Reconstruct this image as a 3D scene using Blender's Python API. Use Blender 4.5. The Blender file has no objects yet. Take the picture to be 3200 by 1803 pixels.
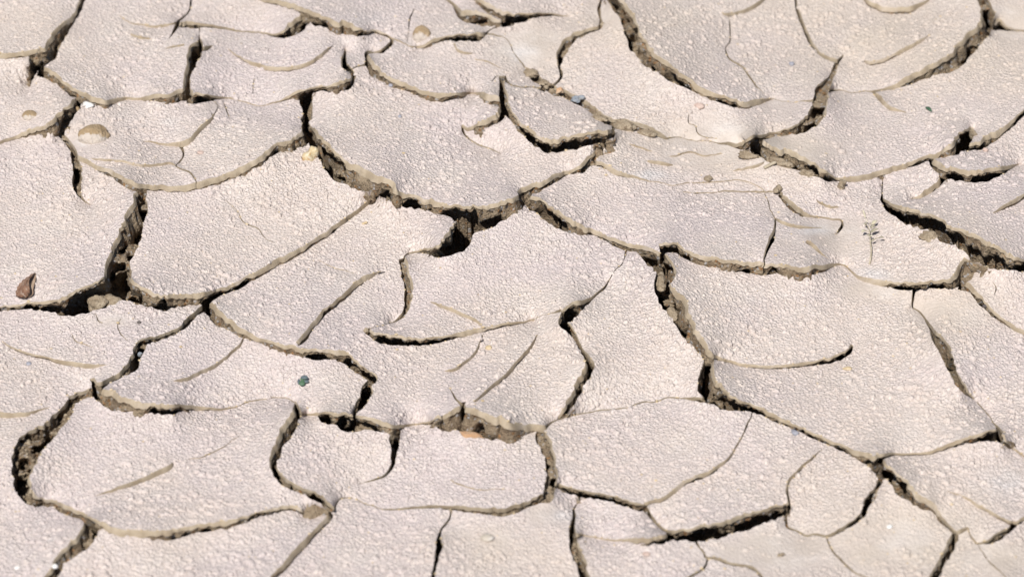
import bpy, bmesh, math, random, time
import numpy as np
from mathutils import Vector, Matrix
from mathutils.geometry import delaunay_2d_cdt

T0 = time.time()
R = math.radians
random.seed(7)
rng = np.random.default_rng(11)

# ------------------------------------------------------------------ camera, sky, sun, exposure
ELEV = R(36.0)          # how steeply the photographer looks down at the mud flat
DIST = 3.6              # metres from lens to the middle of the view
SCALE = 0.00028         # metres on the ground plane per photograph pixel, mid view
W0, H0 = 3200.0, 1803.0
FPX = DIST / SCALE
scene = bpy.context.scene
col = scene.collection

cam_data = bpy.data.cameras.new('camera')
cam = bpy.data.objects.new('camera', cam_data)
col.objects.link(cam)
cam.location = (0, -DIST * math.cos(ELEV), DIST * math.sin(ELEV))
cam.rotation_euler = (math.pi / 2 - ELEV, 0, 0)
cam_data.sensor_width = 36.0
cam_data.lens = 36.0 * FPX / W0
cam_data.clip_start = 0.05
cam_data.clip_end = 500
cam_data.dof.use_dof = True
cam_data.dof.focus_distance = 3.62
cam_data.dof.aperture_fstop = 6.5
scene.camera = cam

SUN_EL, SUN_AZ = R(55), R(205)      # azimuth clockwise from +Y (away from the camera)
world = bpy.data.worlds.new('World')
scene.world = world
world.use_nodes = True
nt = world.node_tree
bg = nt.nodes['Background']
sky = nt.nodes.new('ShaderNodeTexSky')
sky.sky_type = 'NISHITA'
sky.sun_disc = False
sky.sun_elevation = SUN_EL
sky.sun_rotation = SUN_AZ
nt.links.new(sky.outputs[0], bg.inputs[0])
bg.inputs[1].default_value = 0.05

sd = bpy.data.lights.new('sun', 'SUN')
sd.energy = 4.4
sd.angle = R(0.53)
sd.color = (1.0, 0.968, 0.925)
so = bpy.data.objects.new('sun', sd)
col.objects.link(so)
to_sun = Vector((math.sin(SUN_AZ) * math.cos(SUN_EL), math.cos(SUN_AZ) * math.cos(SUN_EL), math.sin(SUN_EL)))
so.rotation_euler = to_sun.to_track_quat('Z', 'Y').to_euler()
so.location = to_sun * 5

scene.view_settings.view_transform = 'Standard'
scene.view_settings.look = 'None'
scene.view_settings.gamma = 1.0
scene.view_settings.use_curve_mapping = False
scene.view_settings.exposure = 0.34
scene.render.resolution_x = 1024
scene.render.resolution_y = 576

# ------------------------------------------------------------------ surveying: photograph point -> place on the mud flat
CP = np.array(cam.location)
SE, CE = math.sin(ELEV), math.cos(ELEV)
def ground(u, v, z=0.0):
    """point of the mud flat at height z seen at photograph pixel (u, v)"""
    u = np.asarray(u, float); v = np.asarray(v, float); z = np.asarray(z, float)
    a = (u - W0 / 2) / FPX; b = -(v - H0 / 2) / FPX
    dx = a; dy = CE + b * SE; dz = -SE + b * CE
    t = (z - CP[2]) / dz
    return np.stack([CP[0] + dx * t, CP[1] + dy * t, CP[2] + dz * t], -1)
TILES = {'A0': (0, 0), 'A1': (1067, 0), 'A2': (2134, 0), 'B0': (0, 601), 'B1': (1067, 601), 'B2': (2134, 601),
         'C0': (0, 1202), 'C1': (1067, 1202), 'C2': (2134, 1202)}
ZF = 1067 / 2576.0
def tp(tile, x, y):
    o = TILES[tile]
    return (o[0] + x * ZF, o[1] + y * ZF)

def smooth_noise(n, step, seed, period):
    """1-D value noise along a line: n samples every `step`, features of size `period`"""
    r = np.random.default_rng(seed)
    m = int(n * step / period) + 4
    k = r.random(m) * 2 - 1
    x = np.arange(n) * step / period + r.random()
    i = x.astype(int); f = x - i; f = f * f * (3 - 2 * f)
    return k[i] * (1 - f) + k[i + 1] * f
_lat = np.random.default_rng(5).random((256, 256)) * 2 - 1
def noise2(x, y):
    xi = np.floor(x).astype(int); yi = np.floor(y).astype(int)
    fx = x - xi; fy = y - yi
    fx = fx * fx * (3 - 2 * fx); fy = fy * fy * (3 - 2 * fy)
    g = lambda i, j: _lat[i % 256, j % 256]
    return (g(xi, yi) * (1 - fx) + g(xi + 1, yi) * fx) * (1 - fy) + (g(xi, yi + 1) * (1 - fx) + g(xi + 1, yi + 1) * fx) * fy

# ------------------------------------------------------------------ the survey of the cracks
# each: (rise in mm of the left-hand lip, rise of the right-hand lip, undercut 0..1, points x,y,width)
CRACKS = []
FLOOR = {}          # depth in mm of a crack that is choked with crumbs
def K(ha, hb, s, u=0.5, fl=None):
    pts = []; tile = None
    for tok in s.split():
        if tok in TILES: tile = tok; continue
        x, y, w = map(float, tok.split(','))
        p = tp(tile, x, y)
        pts.append((p[0], p[1], w * ZF))
    FLOOR[len(CRACKS)] = fl
    CRACKS.append((ha, hb, u, np.array(pts)))

# --- top left
K(4, 7, "A0 640,-70,50 605,50,45 555,140,55 485,215,75 415,310,110 370,395,125 290,450,140 265,520,70", .12, 10)
K(7, 1, "A0 -80,425,30 0,422,32 100,415,36 200,405,45 290,400,60", .3)
K(2, 2, "A0 265,500,80 235,580,45 215,650,6", .5)
K(9, 2, "A0 290,530,90 330,545,85 400,590,70 480,640,60 550,695,60 620,730,60 700,755,60 790,780,55 850,765,35 950,745,18 1060,745,16 1130,740,40 1220,745,60 1310,735,85 1400,722,98 1440,735,80", .45)
K(7, 3, "A0 1410,700,50 1410,620,60 1425,530,75 1450,430,95 1480,370,100 1510,320,45 1505,290,8", .1, 8)
K(1, 1, "A0 1500,375,30 1560,365,34 1605,348,6", .6)
K(8, 2, "A0 1410,740,90 1500,745,75 1560,740,50 1640,738,25 1700,742,10 1820,760,6 1980,800,6 2080,775,10 2170,740,26 2250,705,40 2330,690,40 2400,668,34 2480,670,45 2540,655,85 A1 40,640,85 85,595,40 75,545,30 25,500,50 20,440,40 30,375,12", .8)
K(1, 1, "A1 70,530,14 120,505,10 175,490,20 215,480,24", .4)
K(3, 3, "A0 2310,700,90 2312,760,110 2315,820,85 2310,880,80 2300,930,60 2330,990,80", .7)
K(3, 9, "A0 2330,990,110 2270,1060,100 2200,1095,90 2110,1115,80 2050,1150,60 1980,1200,58 1880,1250,55 1780,1300,52 1680,1345,50 1580,1372,52 1480,1405,48 1380,1425,40 1280,1420,38 1180,1420,38 1080,1410,45 1000,1400,60 930,1370,60 860,1320,50 790,1290,40 720,1260,30 650,1215,30 560,1180,30", .25)
K(2, 8, "A0 620,740,60 590,760,70 530,840,110 460,910,120 380,960,75 300,980,50 200,1005,40 120,1035,25 50,1060,22 0,1075,22 -80,1100,22", .3, 6)
K(3, 3, "A0 460,940,100 450,990,80 470,1030,45 520,1080,42 550,1140,55 560,1200,60 580,1280,75 580,1380,70 590,1451,50 B0 600,20,34 640,70,16 680,95,4", .5, 8)
K(5, 1, "A0 1438,-70,12 1432,60,14 1400,120,10 1350,160,24 1350,185,60 1420,190,40 1500,192,42 1600,202,30 1700,218,18 1800,235,14 1900,243,12 2000,252,14 2060,270,25 2120,265,45 2190,235,100 2260,180,110 2310,115,70", .7)
K(3, 2, "A0 1340,190,30 1310,240,20 1275,290,5", .5)
K(3, 0, "A0 900,120,3 1000,170,5 1150,205,8 1230,190,12 1335,175,18", .3)
K(8, 2, "A0 1900,-60,20 1960,-10,20 2080,15,40 2180,40,42 2260,70,50 2320,110,60 2400,150,85 2480,180,90 2560,210,95 A1 0,200,100 60,225,90 140,250,60 200,250,36 250,240,28 350,275,20 380,320,30 310,385,34 250,398,10 195,400,30 200,460,60 240,530,75 300,585,65 380,622,58 480,660,56 580,700,56 680,728,56 780,733,56 880,722,46 940,705,24 960,702,10 1000,704,8 1040,712,30 1100,740,65 1160,755,75 1220,780,70", .5)
K(2, 0, "A1 360,285,18 440,310,8 490,340,5 570,355,10", .3)
K(3, 0, "A0 985,262,14 1060,285,10 1150,298,3", .4)
K(2, 0, "A0 1240,372,3 1310,355,14 1390,340,14", .4)
K(4, -1, "A0 1720,370,3 1800,430,9 1900,475,13 2000,505,16 2100,515,17 2220,510,17 2330,470,15 2410,420,14 2505,350,5", .3)
K(0, 0, "A0 1920,590,3 1912,650,8 1905,705,3", .5)
K(0, 4, "A0 1590,860,5 1610,882,14 1540,940,20 1480,1000,22 1440,1050,22 1370,1080,22 1345,1080,18 1250,1080,8 1080,1068,3", .3)
K(0, 2, "A0 1345,1085,28 1375,1130,22 1380,1180,16 1350,1230,14 1330,1255,10 1420,1295,14 1460,1340,14 1490,1390,5", .5)
K(3, -1, "A0 690,1195,3 800,1205,9 900,1210,11 980,1235,13 1080,1250,13 1200,1235,9 1280,1220,8 1330,1255,8", .3)
K(0, 0, "A0 1570,745,5 1650,800,5 1610,870,6", .5)
K(0, 0, "A0 1690,780,7 1700,820,11 1735,905,3", .5)
# --- top middle
K(6, 1, "A1 560,357,12 630,345,22 700,312,34 780,292,34 860,292,46 950,285,56 1030,280,70 1085,258,26", .5)
K(0, 0, "A1 1085,255,16 1240,290,5 1300,400,6 1385,515,14", .3)
K(0, 0, "A1 550,70,4 520,120,11 510,190,8 495,320,3", .5)
K(2, 7, "A1 1220,800,60 1205,880,85 1130,920,70 1060,942,50 1000,962,25 950,968,18 912,950,20 930,1020,16 1000,1080,12 1080,1115,9 1160,1140,6 1200,1160,3", .6)
K(12, 1, "A1 1210,575,40 1210,650,45 1225,740,60 1250,820,65 1290,890,60 1350,960,60 1420,1015,65 1480,1070,80 1560,1098,100 1660,1092,95 1760,1075,85 1860,1052,85 1960,1032,90 2030,1010,90 2050,985,30", .9)
K(1, 1, "A1 1225,580,26 1270,640,8 1350,660,8 1450,665,9 1540,680,30", .3)
K(2, 2, "A1 1390,520,30 1440,570,55 1520,630,48 1590,680,70 1680,712,62 1770,760,60 1850,800,50 1930,855,50 2010,910,65 2100,940,75 2200,955,75 2300,980,65 2390,1010,50 2450,1045,20 2490,1042,8 A2 20,1050,6 150,1065,6 260,1078,8 340,1085,22 420,1105,44 480,1090,90", .25, 3)
K(1, 1, "A1 2050,1000,20 2040,950,8 2010,905,20", .3)
K(0, 0, "A1 1130,620,4 1155,595,9 1180,570,4", .4)
K(3, 4, "A1 2000,1075,60 1960,1112,40 1930,1160,50 1880,1210,70 1830,1262,80 1760,1290,40 1690,1310,34 1610,1350,60 1540,1390,70 1440,1430,80 B1 1340,30,100", .5)
K(4, 1, "A1 1900,1225,40 1980,1250,36 2080,1300,26 2200,1335,14 2350,1370,5 2500,1400,5 A2 60,1380,5 200,1375,9 380,1365,5 500,1380,5 B2 600,-10,6 650,110,6 695,200,8", .3)
K(11, 4, "A0 2340,985,70 2400,1080,110 2450,1150,140 2520,1235,150 A1 0,1290,165 80,1325,165 170,1355,160 260,1392,145 350,1432,135 B1 400,30,95 480,60,85 580,82,85 680,103,85 780,130,85 860,152,105 960,190,185 1060,195,200 1160,160,165 1260,115,128 1340,72,98 1400,50,90", .55)
# --- right of the middle
K(3, 8, "B1 955,215,150 922,290,172 858,372,178 792,428,138 715,452,82 640,443,40 560,451,18 505,462,10", .8)
K(8, 5, "B1 1400,60,80 1430,75,95 1500,120,115 1580,180,112 1680,232,100 1780,278,80 1880,300,48 1960,332,40 2060,380,56 2150,415,50 2250,430,60 2330,490,120 2400,530,160 2440,590,150 2420,700,110 2470,790,160 2530,870,170 B2 0,960,140 50,1050,120 110,1130,105 160,1200,90 190,1290,85 180,1380,110 C2 180,10,150 260,80,170 340,130,130 430,152,85 540,185,56 650,235,48 780,290,46 900,340,42 1020,400,38 1120,440,38 1220,480,46 1320,530,70 1400,560,85 1450,595,100", .62)
K(3, 3, "B1 2155,415,20 2130,500,6 2080,580,6 2020,660,8", .2)
K(3, 7, "B1 2020,660,5 1980,720,18 1900,790,28 1830,840,46 1760,880,100 1700,930,110 1675,985,80 1740,1060,45 1780,1120,32 1810,1190,28 1850,1250,56 1870,1310,80 1840,1380,75 1800,1440,60 C1 1780,50,56 1730,130,56 1690,200,45 1640,250,20", .7)
K(0, 7, "C1 1535,330,20 1630,262,12 1900,205,9 2200,155,9 2450,105,9 C2 0,100,14 100,110,30 200,120,60", .3)
K(1, 2, "B1 458,500,56 475,560,66 490,640,66 500,720,64 500,800,60 490,870,50 462,930,40 400,970,10 360,985,3", .1, 5)
K(3, 0, "B1 670,825,3 760,855,11 850,890,15 940,930,17 1010,960,17 1050,1000,11 1070,1022,3", .3)
K(12, -2, "B1 172,1030,30 230,1072,56 330,1105,66 450,1125,68 560,1130,66 670,1122,56 780,1103,40 900,1070,33 1020,1045,32 1140,1020,29 1260,995,25 1360,980,16 1450,958,3", .78)
K(-1, 3, "B1 1065,1075,10 1040,1150,15 990,1230,17 920,1290,17 850,1330,13 780,1345,4", .3)
K(-1, 4, "B1 1480,1070,4 1430,1160,13 1360,1240,17 1300,1310,19 1230,1390,20 1160,1440,20 C1 1080,60,20 1005,125,14", .4)
K(5, -1, "B0 2240,1140,40 2310,1080,38 2370,990,38 2450,900,42 2530,840,38 B1 80,720,38 160,650,34 230,615,14 295,600,3", .2)
K(8, 2, "B1 2400,430,80 2470,420,90 2540,425,65 B2 20,465,66 100,498,72 200,520,74 320,540,84 440,555,92 560,570,92 680,578,84 800,590,84 900,600,84 980,590,72 1060,570,52 1140,548,22 1200,538,10 1240,560,12 1310,630,20 1400,662,30 1500,682,36 1600,700,46 1700,705,62 1800,700,60 1900,700,64 2000,690,84 2080,660,125 2130,600,140 2180,530,140", .6)
K(9, 4, "A2 1495,1300,10 1505,1370,6 B2 1500,20,12 1508,60,30 1540,100,56 1650,160,110 1760,195,125 1880,240,115 1980,310,150 2080,335,140 2160,385,165 2250,445,190 2350,490,165 2450,525,125 2576,542,85 2660,535,85", .8)
K(5, 1, "B2 2090,690,80 2170,725,60 2220,790,50 2280,850,46 2350,920,42 2430,980,38 2500,1020,36 2576,1060,36 2660,1100,36", .4)
K(2, 8, "B2 1748,720,26 1742,760,22 1735,810,24 1738,865,12 1780,890,10 1830,955,14 1880,1040,36 1930,1115,85 1980,1190,95 2000,1260,75 2040,1350,62 2080,1430,62 C2 2110,20,55 2150,70,28 2200,110,8 2300,210,8 2360,300,10 2400,370,50", .5)
K(3, 2, "A2 -0,1451,6 B2 670,-5,14 740,30,36 800,90,52 850,130,52 920,170,44 960,180,20 1040,190,13 1130,205,11 1190,212,14 1205,250,22 1180,290,22 1155,318,4", .5)
K(2, 0, "B2 695,200,16 760,230,28 850,255,28 950,268,14 1050,268,4", .4)
K(0, 6, "B2 695,195,10 690,280,20 670,350,40 640,420,28 615,490,14 612,530,12 612,565,14", .8)
K(3, -1, "B2 930,368,26 980,400,30 1030,450,18 1100,500,4", .5)
K(5, -1, "B2 2340,155,3 2440,90,13 2540,40,18 2660,-25,20", .3)
K(7, -1, "B2 215,1235,40 330,1270,21 440,1300,21 560,1315,23 700,1318,25 820,1310,28 930,1295,32 1030,1280,38 1110,1265,46 1190,1240,52 1250,1200,44 1278,1150,22", .8)
K(0, 0, "B2 2340,680,4 2362,735,10 2350,778,3", .5)
# --- top right
K(10, 2, "A1 2010,-90,60 2040,-30,90 2060,10,95 2130,100,105 2180,200,120 2220,310,130 2320,430,120 2430,512,102 2540,590,86 A2 0,605,76 90,662,58 170,705,54 270,745,54 380,778,54 480,788,46 580,768,36 685,745,6", .5)
K(2, 3, "A1 1985,-60,20 1960,0,12 1940,70,28 1955,140,14 1950,210,36 1850,240,36 1760,280,52 1690,330,70 1660,400,70 1648,470,54 1642,500,18 1660,560,24 1645,605,22 1590,655,22", .4, 6)
K(3, 2, "A2 850,-80,16 855,40,25 880,120,29 920,220,30 960,310,32 1000,370,28 1050,420,24 1110,450,28 1165,465,36 1150,520,36", .2)
K(6, 5, "A2 1165,465,36 1150,520,36 1120,580,36 1085,630,60 1045,700,110 1040,770,120 1025,840,120 975,915,110 900,962,95 800,990,56 700,1010,30 620,1030,40 540,1050,60", .15, 4)
K(8, 2, "A2 480,1085,60 520,1075,120 600,1130,130 700,1180,130 800,1200,135 900,1240,115 1000,1290,95 1090,1335,56 1160,1352,30 1250,1355,34 1350,1345,38 1450,1320,38 1550,1290,38 1650,1260,38 1750,1230,38 1850,1195,38 1905,1180,40 1960,1158,50 2030,1128,85 2090,1080,115 2150,1020,90 2178,960,40", .5)
K(7, 1, "A2 2130,1120,60 2200,1105,56 2260,1088,74 2330,1042,64 2400,1000,56 2470,940,48 2540,880,40 2620,810,40", .8)
K(9, 1, "A2 1870,1200,50 1920,1262,75 1980,1302,85 2060,1322,95 2150,1332,100 2250,1330,92 2330,1310,74 2420,1280,46 2500,1250,18 2540,1238,3", .9)
K(0, 4, "A2 1970,1330,50 1940,1370,46 1890,1420,46 B2 1830,10,38 1780,40,18 1720,52,3", .3)
K(4, 0, "A2 1370,462,8 1430,475,24 1500,460,24 1600,410,20 1700,355,17 1800,300,13 1865,258,3", .3)
K(1, 0, "A2 1160,470,24 1195,440,22 1212,415,6", .6)
K(6, 1, "A2 1105,680,20 1200,690,6 1290,703,8 1390,690,6 1430,690,14 1500,680,14 1600,655,34 1700,612,58 1800,570,66 1900,522,85 2000,480,115 2090,420,130 2160,340,135 2230,260,125 2290,190,100 2300,120,110 2280,50,100 2250,-20,80 2230,-90,70", .35, 5)
K(3, 0, "A2 1430,690,12 1480,740,40 1540,800,30 1610,830,18 1690,852,3", .3)
K(1, 0, "A2 2300,180,80 2380,195,90 2440,215,44 2500,230,16 2576,240,12 2660,245,12", .6)
K(5, 0, "A2 1345,-80,16 1370,-20,24 1400,20,38 1470,60,38 1540,80,46 1620,80,46 1700,70,36 1760,40,20 1840,10,12 1880,-40,12", .5)
K(3, 0, "A2 300,100,4 380,105,13 460,80,15 530,45,15 600,-5,14 660,-70,14", .3)
K(0, 1, "A2 345,130,4 358,200,11 352,310,11 318,360,9 345,440,13 420,490,13 480,550,13 530,620,12 612,712,3", .5)
K(8, 1, "A1 950,-90,60 1010,-20,60 1060,30,58 1130,80,58 1220,122,76 1310,138,84 1400,130,64 1500,115,34 1600,112,18 1710,120,3", .8)
K(5, 1, "A1 720,-70,20 770,-20,20 850,40,24 890,100,46 960,130,95 1050,150,100 1150,170,75 1240,178,60 1300,165,40", .3)
K(0, 0, "A1 1085,255,14 1130,220,8 1200,195,16", .3)
# --- left and middle bands
K(5, 8, "A0 990,1415,50 B0 1050,-20,90 1052,60,115 1042,130,130 1012,200,165 995,280,165 965,350,175 940,420,175 908,490,170 890,560,190 895,640,200 900,700,190", .15, 11)
K(2, 9, "B0 900,690,200 800,755,215 690,795,205 590,830,185 505,862,145 420,862,100 330,855,68 230,852,52 120,865,43 0,875,43 -90,878,43", .85, 20)
K(9, 2, "B0 930,730,190 1000,755,160 1070,785,130 1150,812,115 1240,832,110 1350,812,90 1450,805,86 1550,802,92 1640,760,58 1740,725,52 1850,670,52 1960,610,50 2080,540,48 2200,475,46 2320,405,43 2440,330,40 2550,255,38 B1 60,190,30 140,130,28 220,60,26 290,0,24", .45)
K(7, 2, "B0 1570,850,80 1620,920,95 1680,970,95 1740,1010,85 1800,1050,70 1860,1080,46 1950,1112,36 2040,1142,54 2130,1172,58 2220,1190,72 2320,1212,74 2420,1225,74 2520,1222,76 B1 0,1235,95 60,1275,80 130,1330,64 200,1380,54 245,1405,46 210,1445,70 C1 190,30,95 170,90,85 140,150,66 108,195,34 95,240,20", .4)
K(3, 6, "B0 1545,870,60 1460,932,44 1380,1010,42 1300,1060,38 1200,1100,38 1100,1125,46 1060,1160,80 1030,1230,88 1000,1310,80 940,1355,56 880,1392,40 800,1430,44 C0 730,30,60", .25, 7)
K(6, 5, "C0 730,40,60 640,72,56 560,110,66 500,190,84 430,290,115 330,380,150 220,470,210 180,580,200 165,690,145 180,800,115 240,860,90 330,890,48 410,895,46 480,935,80 560,965,64 650,1005,60", .4, 15)
K(2, 6, "C0 700,1050,120 650,1130,125 600,1200,115 530,1255,100 460,1315,85 420,1385,85 380,1451,90 320,1540,90", .25, 7)
K(8, 1, "C0 640,1010,60 760,1060,56 840,1085,36 940,1105,34 1050,1115,36 1170,1125,56 1260,1130,70 1360,1112,68 1480,1087,60 1600,1066,56 1720,1045,54 1850,1015,48 1980,970,42 2100,940,38 2200,926,34 2260,945,36 2310,968,14 2400,952,8 2500,958,26", .75)
K(6, 1, "C0 1940,1620,46 2000,1530,46 2060,1460,46 2120,1390,46 2190,1310,46 2260,1230,46 2340,1150,46 2420,1070,46 2500,970,46", .2)
K(3, 7, "C0 2230,128,10 2235,200,66 2200,290,100 2150,380,98 2100,470,80 2060,560,70 2062,630,46 2110,700,54 2170,750,54 2270,790,46 2360,830,60 2440,880,60 2510,950,46", .5)
K(9, 3, "B0 700,1400,40 C0 725,25,56 745,75,95 830,112,125 920,140,112 1020,165,96 1120,172,80 1220,182,86 1310,185,70 1390,172,46 1480,176,28 1580,181,24 1680,186,13 1800,155,8 1950,115,8 2070,90,8 2180,105,8 2232,138,10", .6)
K(7, 2, "C0 2236,220,24 2330,225,18 2400,222,28 2440,240,85 2520,262,95 C1 20,277,130 90,290,130 180,292,105 260,302,95 340,320,78 400,330,54 450,320,36 520,302,13 600,292,13 670,285,30 730,275,95 800,290,120", .7)
K(9, 2, "C1 760,285,110 830,275,140 900,262,200 1000,290,240 1100,318,200 1200,330,165 1300,332,108 1400,326,62 1460,322,52 1530,335,60", .42)
K(4, 0, "C1 930,170,30 885,130,22 850,85,14 818,30,4", .3)
K(1, 4, "C1 430,340,40 420,370,56 395,420,85 400,470,64 390,540,45 388,600,26 330,680,18 250,715,14 130,745,4", .8)
K(5, 4, "C1 1520,350,80 1515,380,95 1540,450,95 1570,530,88 1580,620,74 1582,700,74 1572,780,84 1550,850,80 1480,865,50 1420,900,46 1340,930,54 1250,955,62 1150,955,64 1050,950,56 950,940,46 850,930,34 700,920,24 560,925,19 450,935,17 330,942,12 280,935,8 180,890,7 60,855,7 -20,870,9 -60,955,16", .5, 6)
K(4, 1, "C1 1590,745,20 1640,765,38 1700,788,52 1800,813,54 1900,830,50 2000,850,48 2100,875,48 2200,905,52 2290,932,56 2310,960,34 2360,1020,26 2410,1075,26 2450,1100,24 2500,1125,80 C2 0,1130,100 100,1122,112 200,1110,118 300,1090,118 400,1060,118 500,1022,115 600,987,108 700,960,105 780,935,80 805,895,24", .9)
K(4, 1, "C1 2285,905,30 2360,875,26 2440,850,25 2520,790,26 C2 0,750,38 60,722,35 140,690,34 210,660,36 290,600,28 350,550,18 400,470,15 440,390,13 490,280,10 525,205,8", .7)
K(7, 1, "C1 1760,1130,40 1820,1130,12 1900,1145,8 1980,1160,8 2100,1168,13 2180,1168,22 2280,1172,38 2360,1172,54 2440,1158,66 2500,1140,60", .8)
K(4, 4, "C1 1800,825,10 1790,880,5 1755,935,12 1755,1000,36 1742,1070,44 1750,1140,60 1762,1220,85 1790,1300,90 1812,1380,84 1840,1460,68 1870,1550,60", .4, 8)
K(5, 2, "C1 830,950,18 810,1010,15 770,1070,17 745,1110,14 735,1170,36 740,1220,54 722,1290,38 705,1370,28 690,1451,28 676,1550,28", .7)
# --- bottom right
K(1, 3, "C2 1050,490,3 990,540,13 920,600,20 850,670,24 800,722,28 785,790,22 795,850,26 800,910,30", .4)
K(2, 4, "C2 1440,590,90 1490,680,55 1478,750,36 1430,830,70 1390,890,52 1370,950,44 1330,1000,44 1250,1060,40 1160,1110,36 1090,1140,27 1000,1125,22 930,1135,15 860,1100,15 790,1070,20 780,1000,16 800,930,20", .8)
K(8, 1, "C2 1450,570,80 1520,530,44 1600,522,20 1720,525,17 1830,515,22 1930,490,28 2030,455,37 2130,425,46 2230,400,58 2320,386,80 2380,392,84 2420,430,44 2480,470,15 2576,540,12 2660,600,12", .9)
K(6, 2, "C2 1480,590,80 1560,680,90 1640,760,110 1720,830,110 1800,880,95 1880,922,54 1930,990,36 1990,1060,32 2055,1115,32", .6)
K(2, 3, "C2 2055,1115,30 2045,1155,52 2010,1220,74 1970,1300,70 1930,1380,70 1885,1455,62 1840,1550,62", .5)
K(2, 0, "C2 2055,1115,24 2110,1097,26 2152,1078,12 2170,1120,8 2215,1195,10", .5)
K(4, 1, "C2 1990,800,3 2080,830,9 2170,870,14 2250,920,16 2340,970,17 2430,1020,22 2510,1045,36 2576,1010,32 2660,980,28", .7)
K(1, 3, "C2 2510,1045,40 2460,1092,44 2400,1132,56 2340,1170,48 2280,1190,26 2205,1197,10", .6)
K(1, 1, "C2 2225,1200,6 2290,1300,9 2360,1380,11 2420,1430,9 2520,1540,9", .4)
K(1, 1, "C2 92,1140,20 100,1185,20 160,1270,16 175,1300,18 250,1310,24 330,1340,24 430,1360,24 520,1380,24 580,1430,24 640,1540,24", .4)
K(1, 1, "C2 185,1310,14 180,1340,15 150,1390,18 80,1430,18 10,1480,18 -60,1550,18", .4)
K(1, 1, "C2 1082,1145,14 1120,1230,16 1160,1290,14 1220,1350,14 1290,1410,16 1400,1460,12 1480,1550,12", .4)
# --- small splits inside plates
K(3, 0, "A1 2310,1215,13 2400,1222,16 2500,1245,5", .3)
K(2, 0, "A1 2170,1085,4 2260,1115,14 2345,1142,6", .5)
K(2, 0, "A2 380,1290,4 480,1262,10 610,1225,4", .3)
K(2, 0, "A1 850,330,15 890,385,13 990,402,4", .3)
K(1, 0, "A1 1010,450,4 1090,465,11 1200,515,4", .4)
K(0, 1, "A2 45,860,4 45,930,8 90,950,6 120,1010,8 250,1048,4", .4)
K(2, 0, "B2 1010,60,4 1090,95,9 1180,110,5", .4)
K(2, 0, "A2 -100,1180,4 30,1150,8 180,1175,10 300,1160,4", .4)
K(0, 0, "B1 510,460,8 480,478,10 460,525,16", .3)
K(0, 0, "B1 365,983,4 270,1008,4 180,1032,8", .3)
K(0, 0, "B1 1440,960,4 1540,925,4 1660,890,20", .3)
K(0, 0, "A2 680,747,5 780,765,4 880,770,5 985,760,20", .3)
K(0, 0, "A0 1506,292,5 1500,250,4 1502,205,14", .3)
K(3, -1, "B0 20,1125,3 120,1180,9 250,1225,12 380,1255,13 470,1275,15 560,1290,15 680,1300,12 800,1300,3", .3)
K(1, 0, "B0 540,1065,4 580,1120,9 695,1167,3", .4)
K(0, 1, "B0 915,950,3 880,1010,8 910,1070,9 962,1117,3", .4)
K(0, 3, "B0 1835,1100,8 1760,1190,8 1690,1250,13 1600,1310,13 1500,1360,11 1400,1400,9 1310,1422,3", .3)
K(0, 0, "B0 1700,60,3 1780,135,6 1805,190,8 1850,240,8 1950,275,8 2000,340,7 2065,382,3", .5)
K(1, 0, "B0 2400,505,3 2500,560,8 B1 0,585,8 100,612,3", .4)
K(0, 0, "B0 720,915,6 745,965,8 778,985,3", .4)
K(5, -1, "C0 -90,205,28 0,215,24 120,220,19 250,200,11 375,170,3", .3)
K(4, -1, "C0 722,838,3 850,795,11 960,750,15 1060,715,19 1150,675,22 1240,635,25 1305,590,16", .3)
K(1, 0, "C0 1420,562,3 1540,540,8 1680,470,8 1810,385,3", .3)
K(1, 0, "C1 820,712,4 880,745,14 980,775,9 1080,790,8 1235,785,3", .5)

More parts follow.
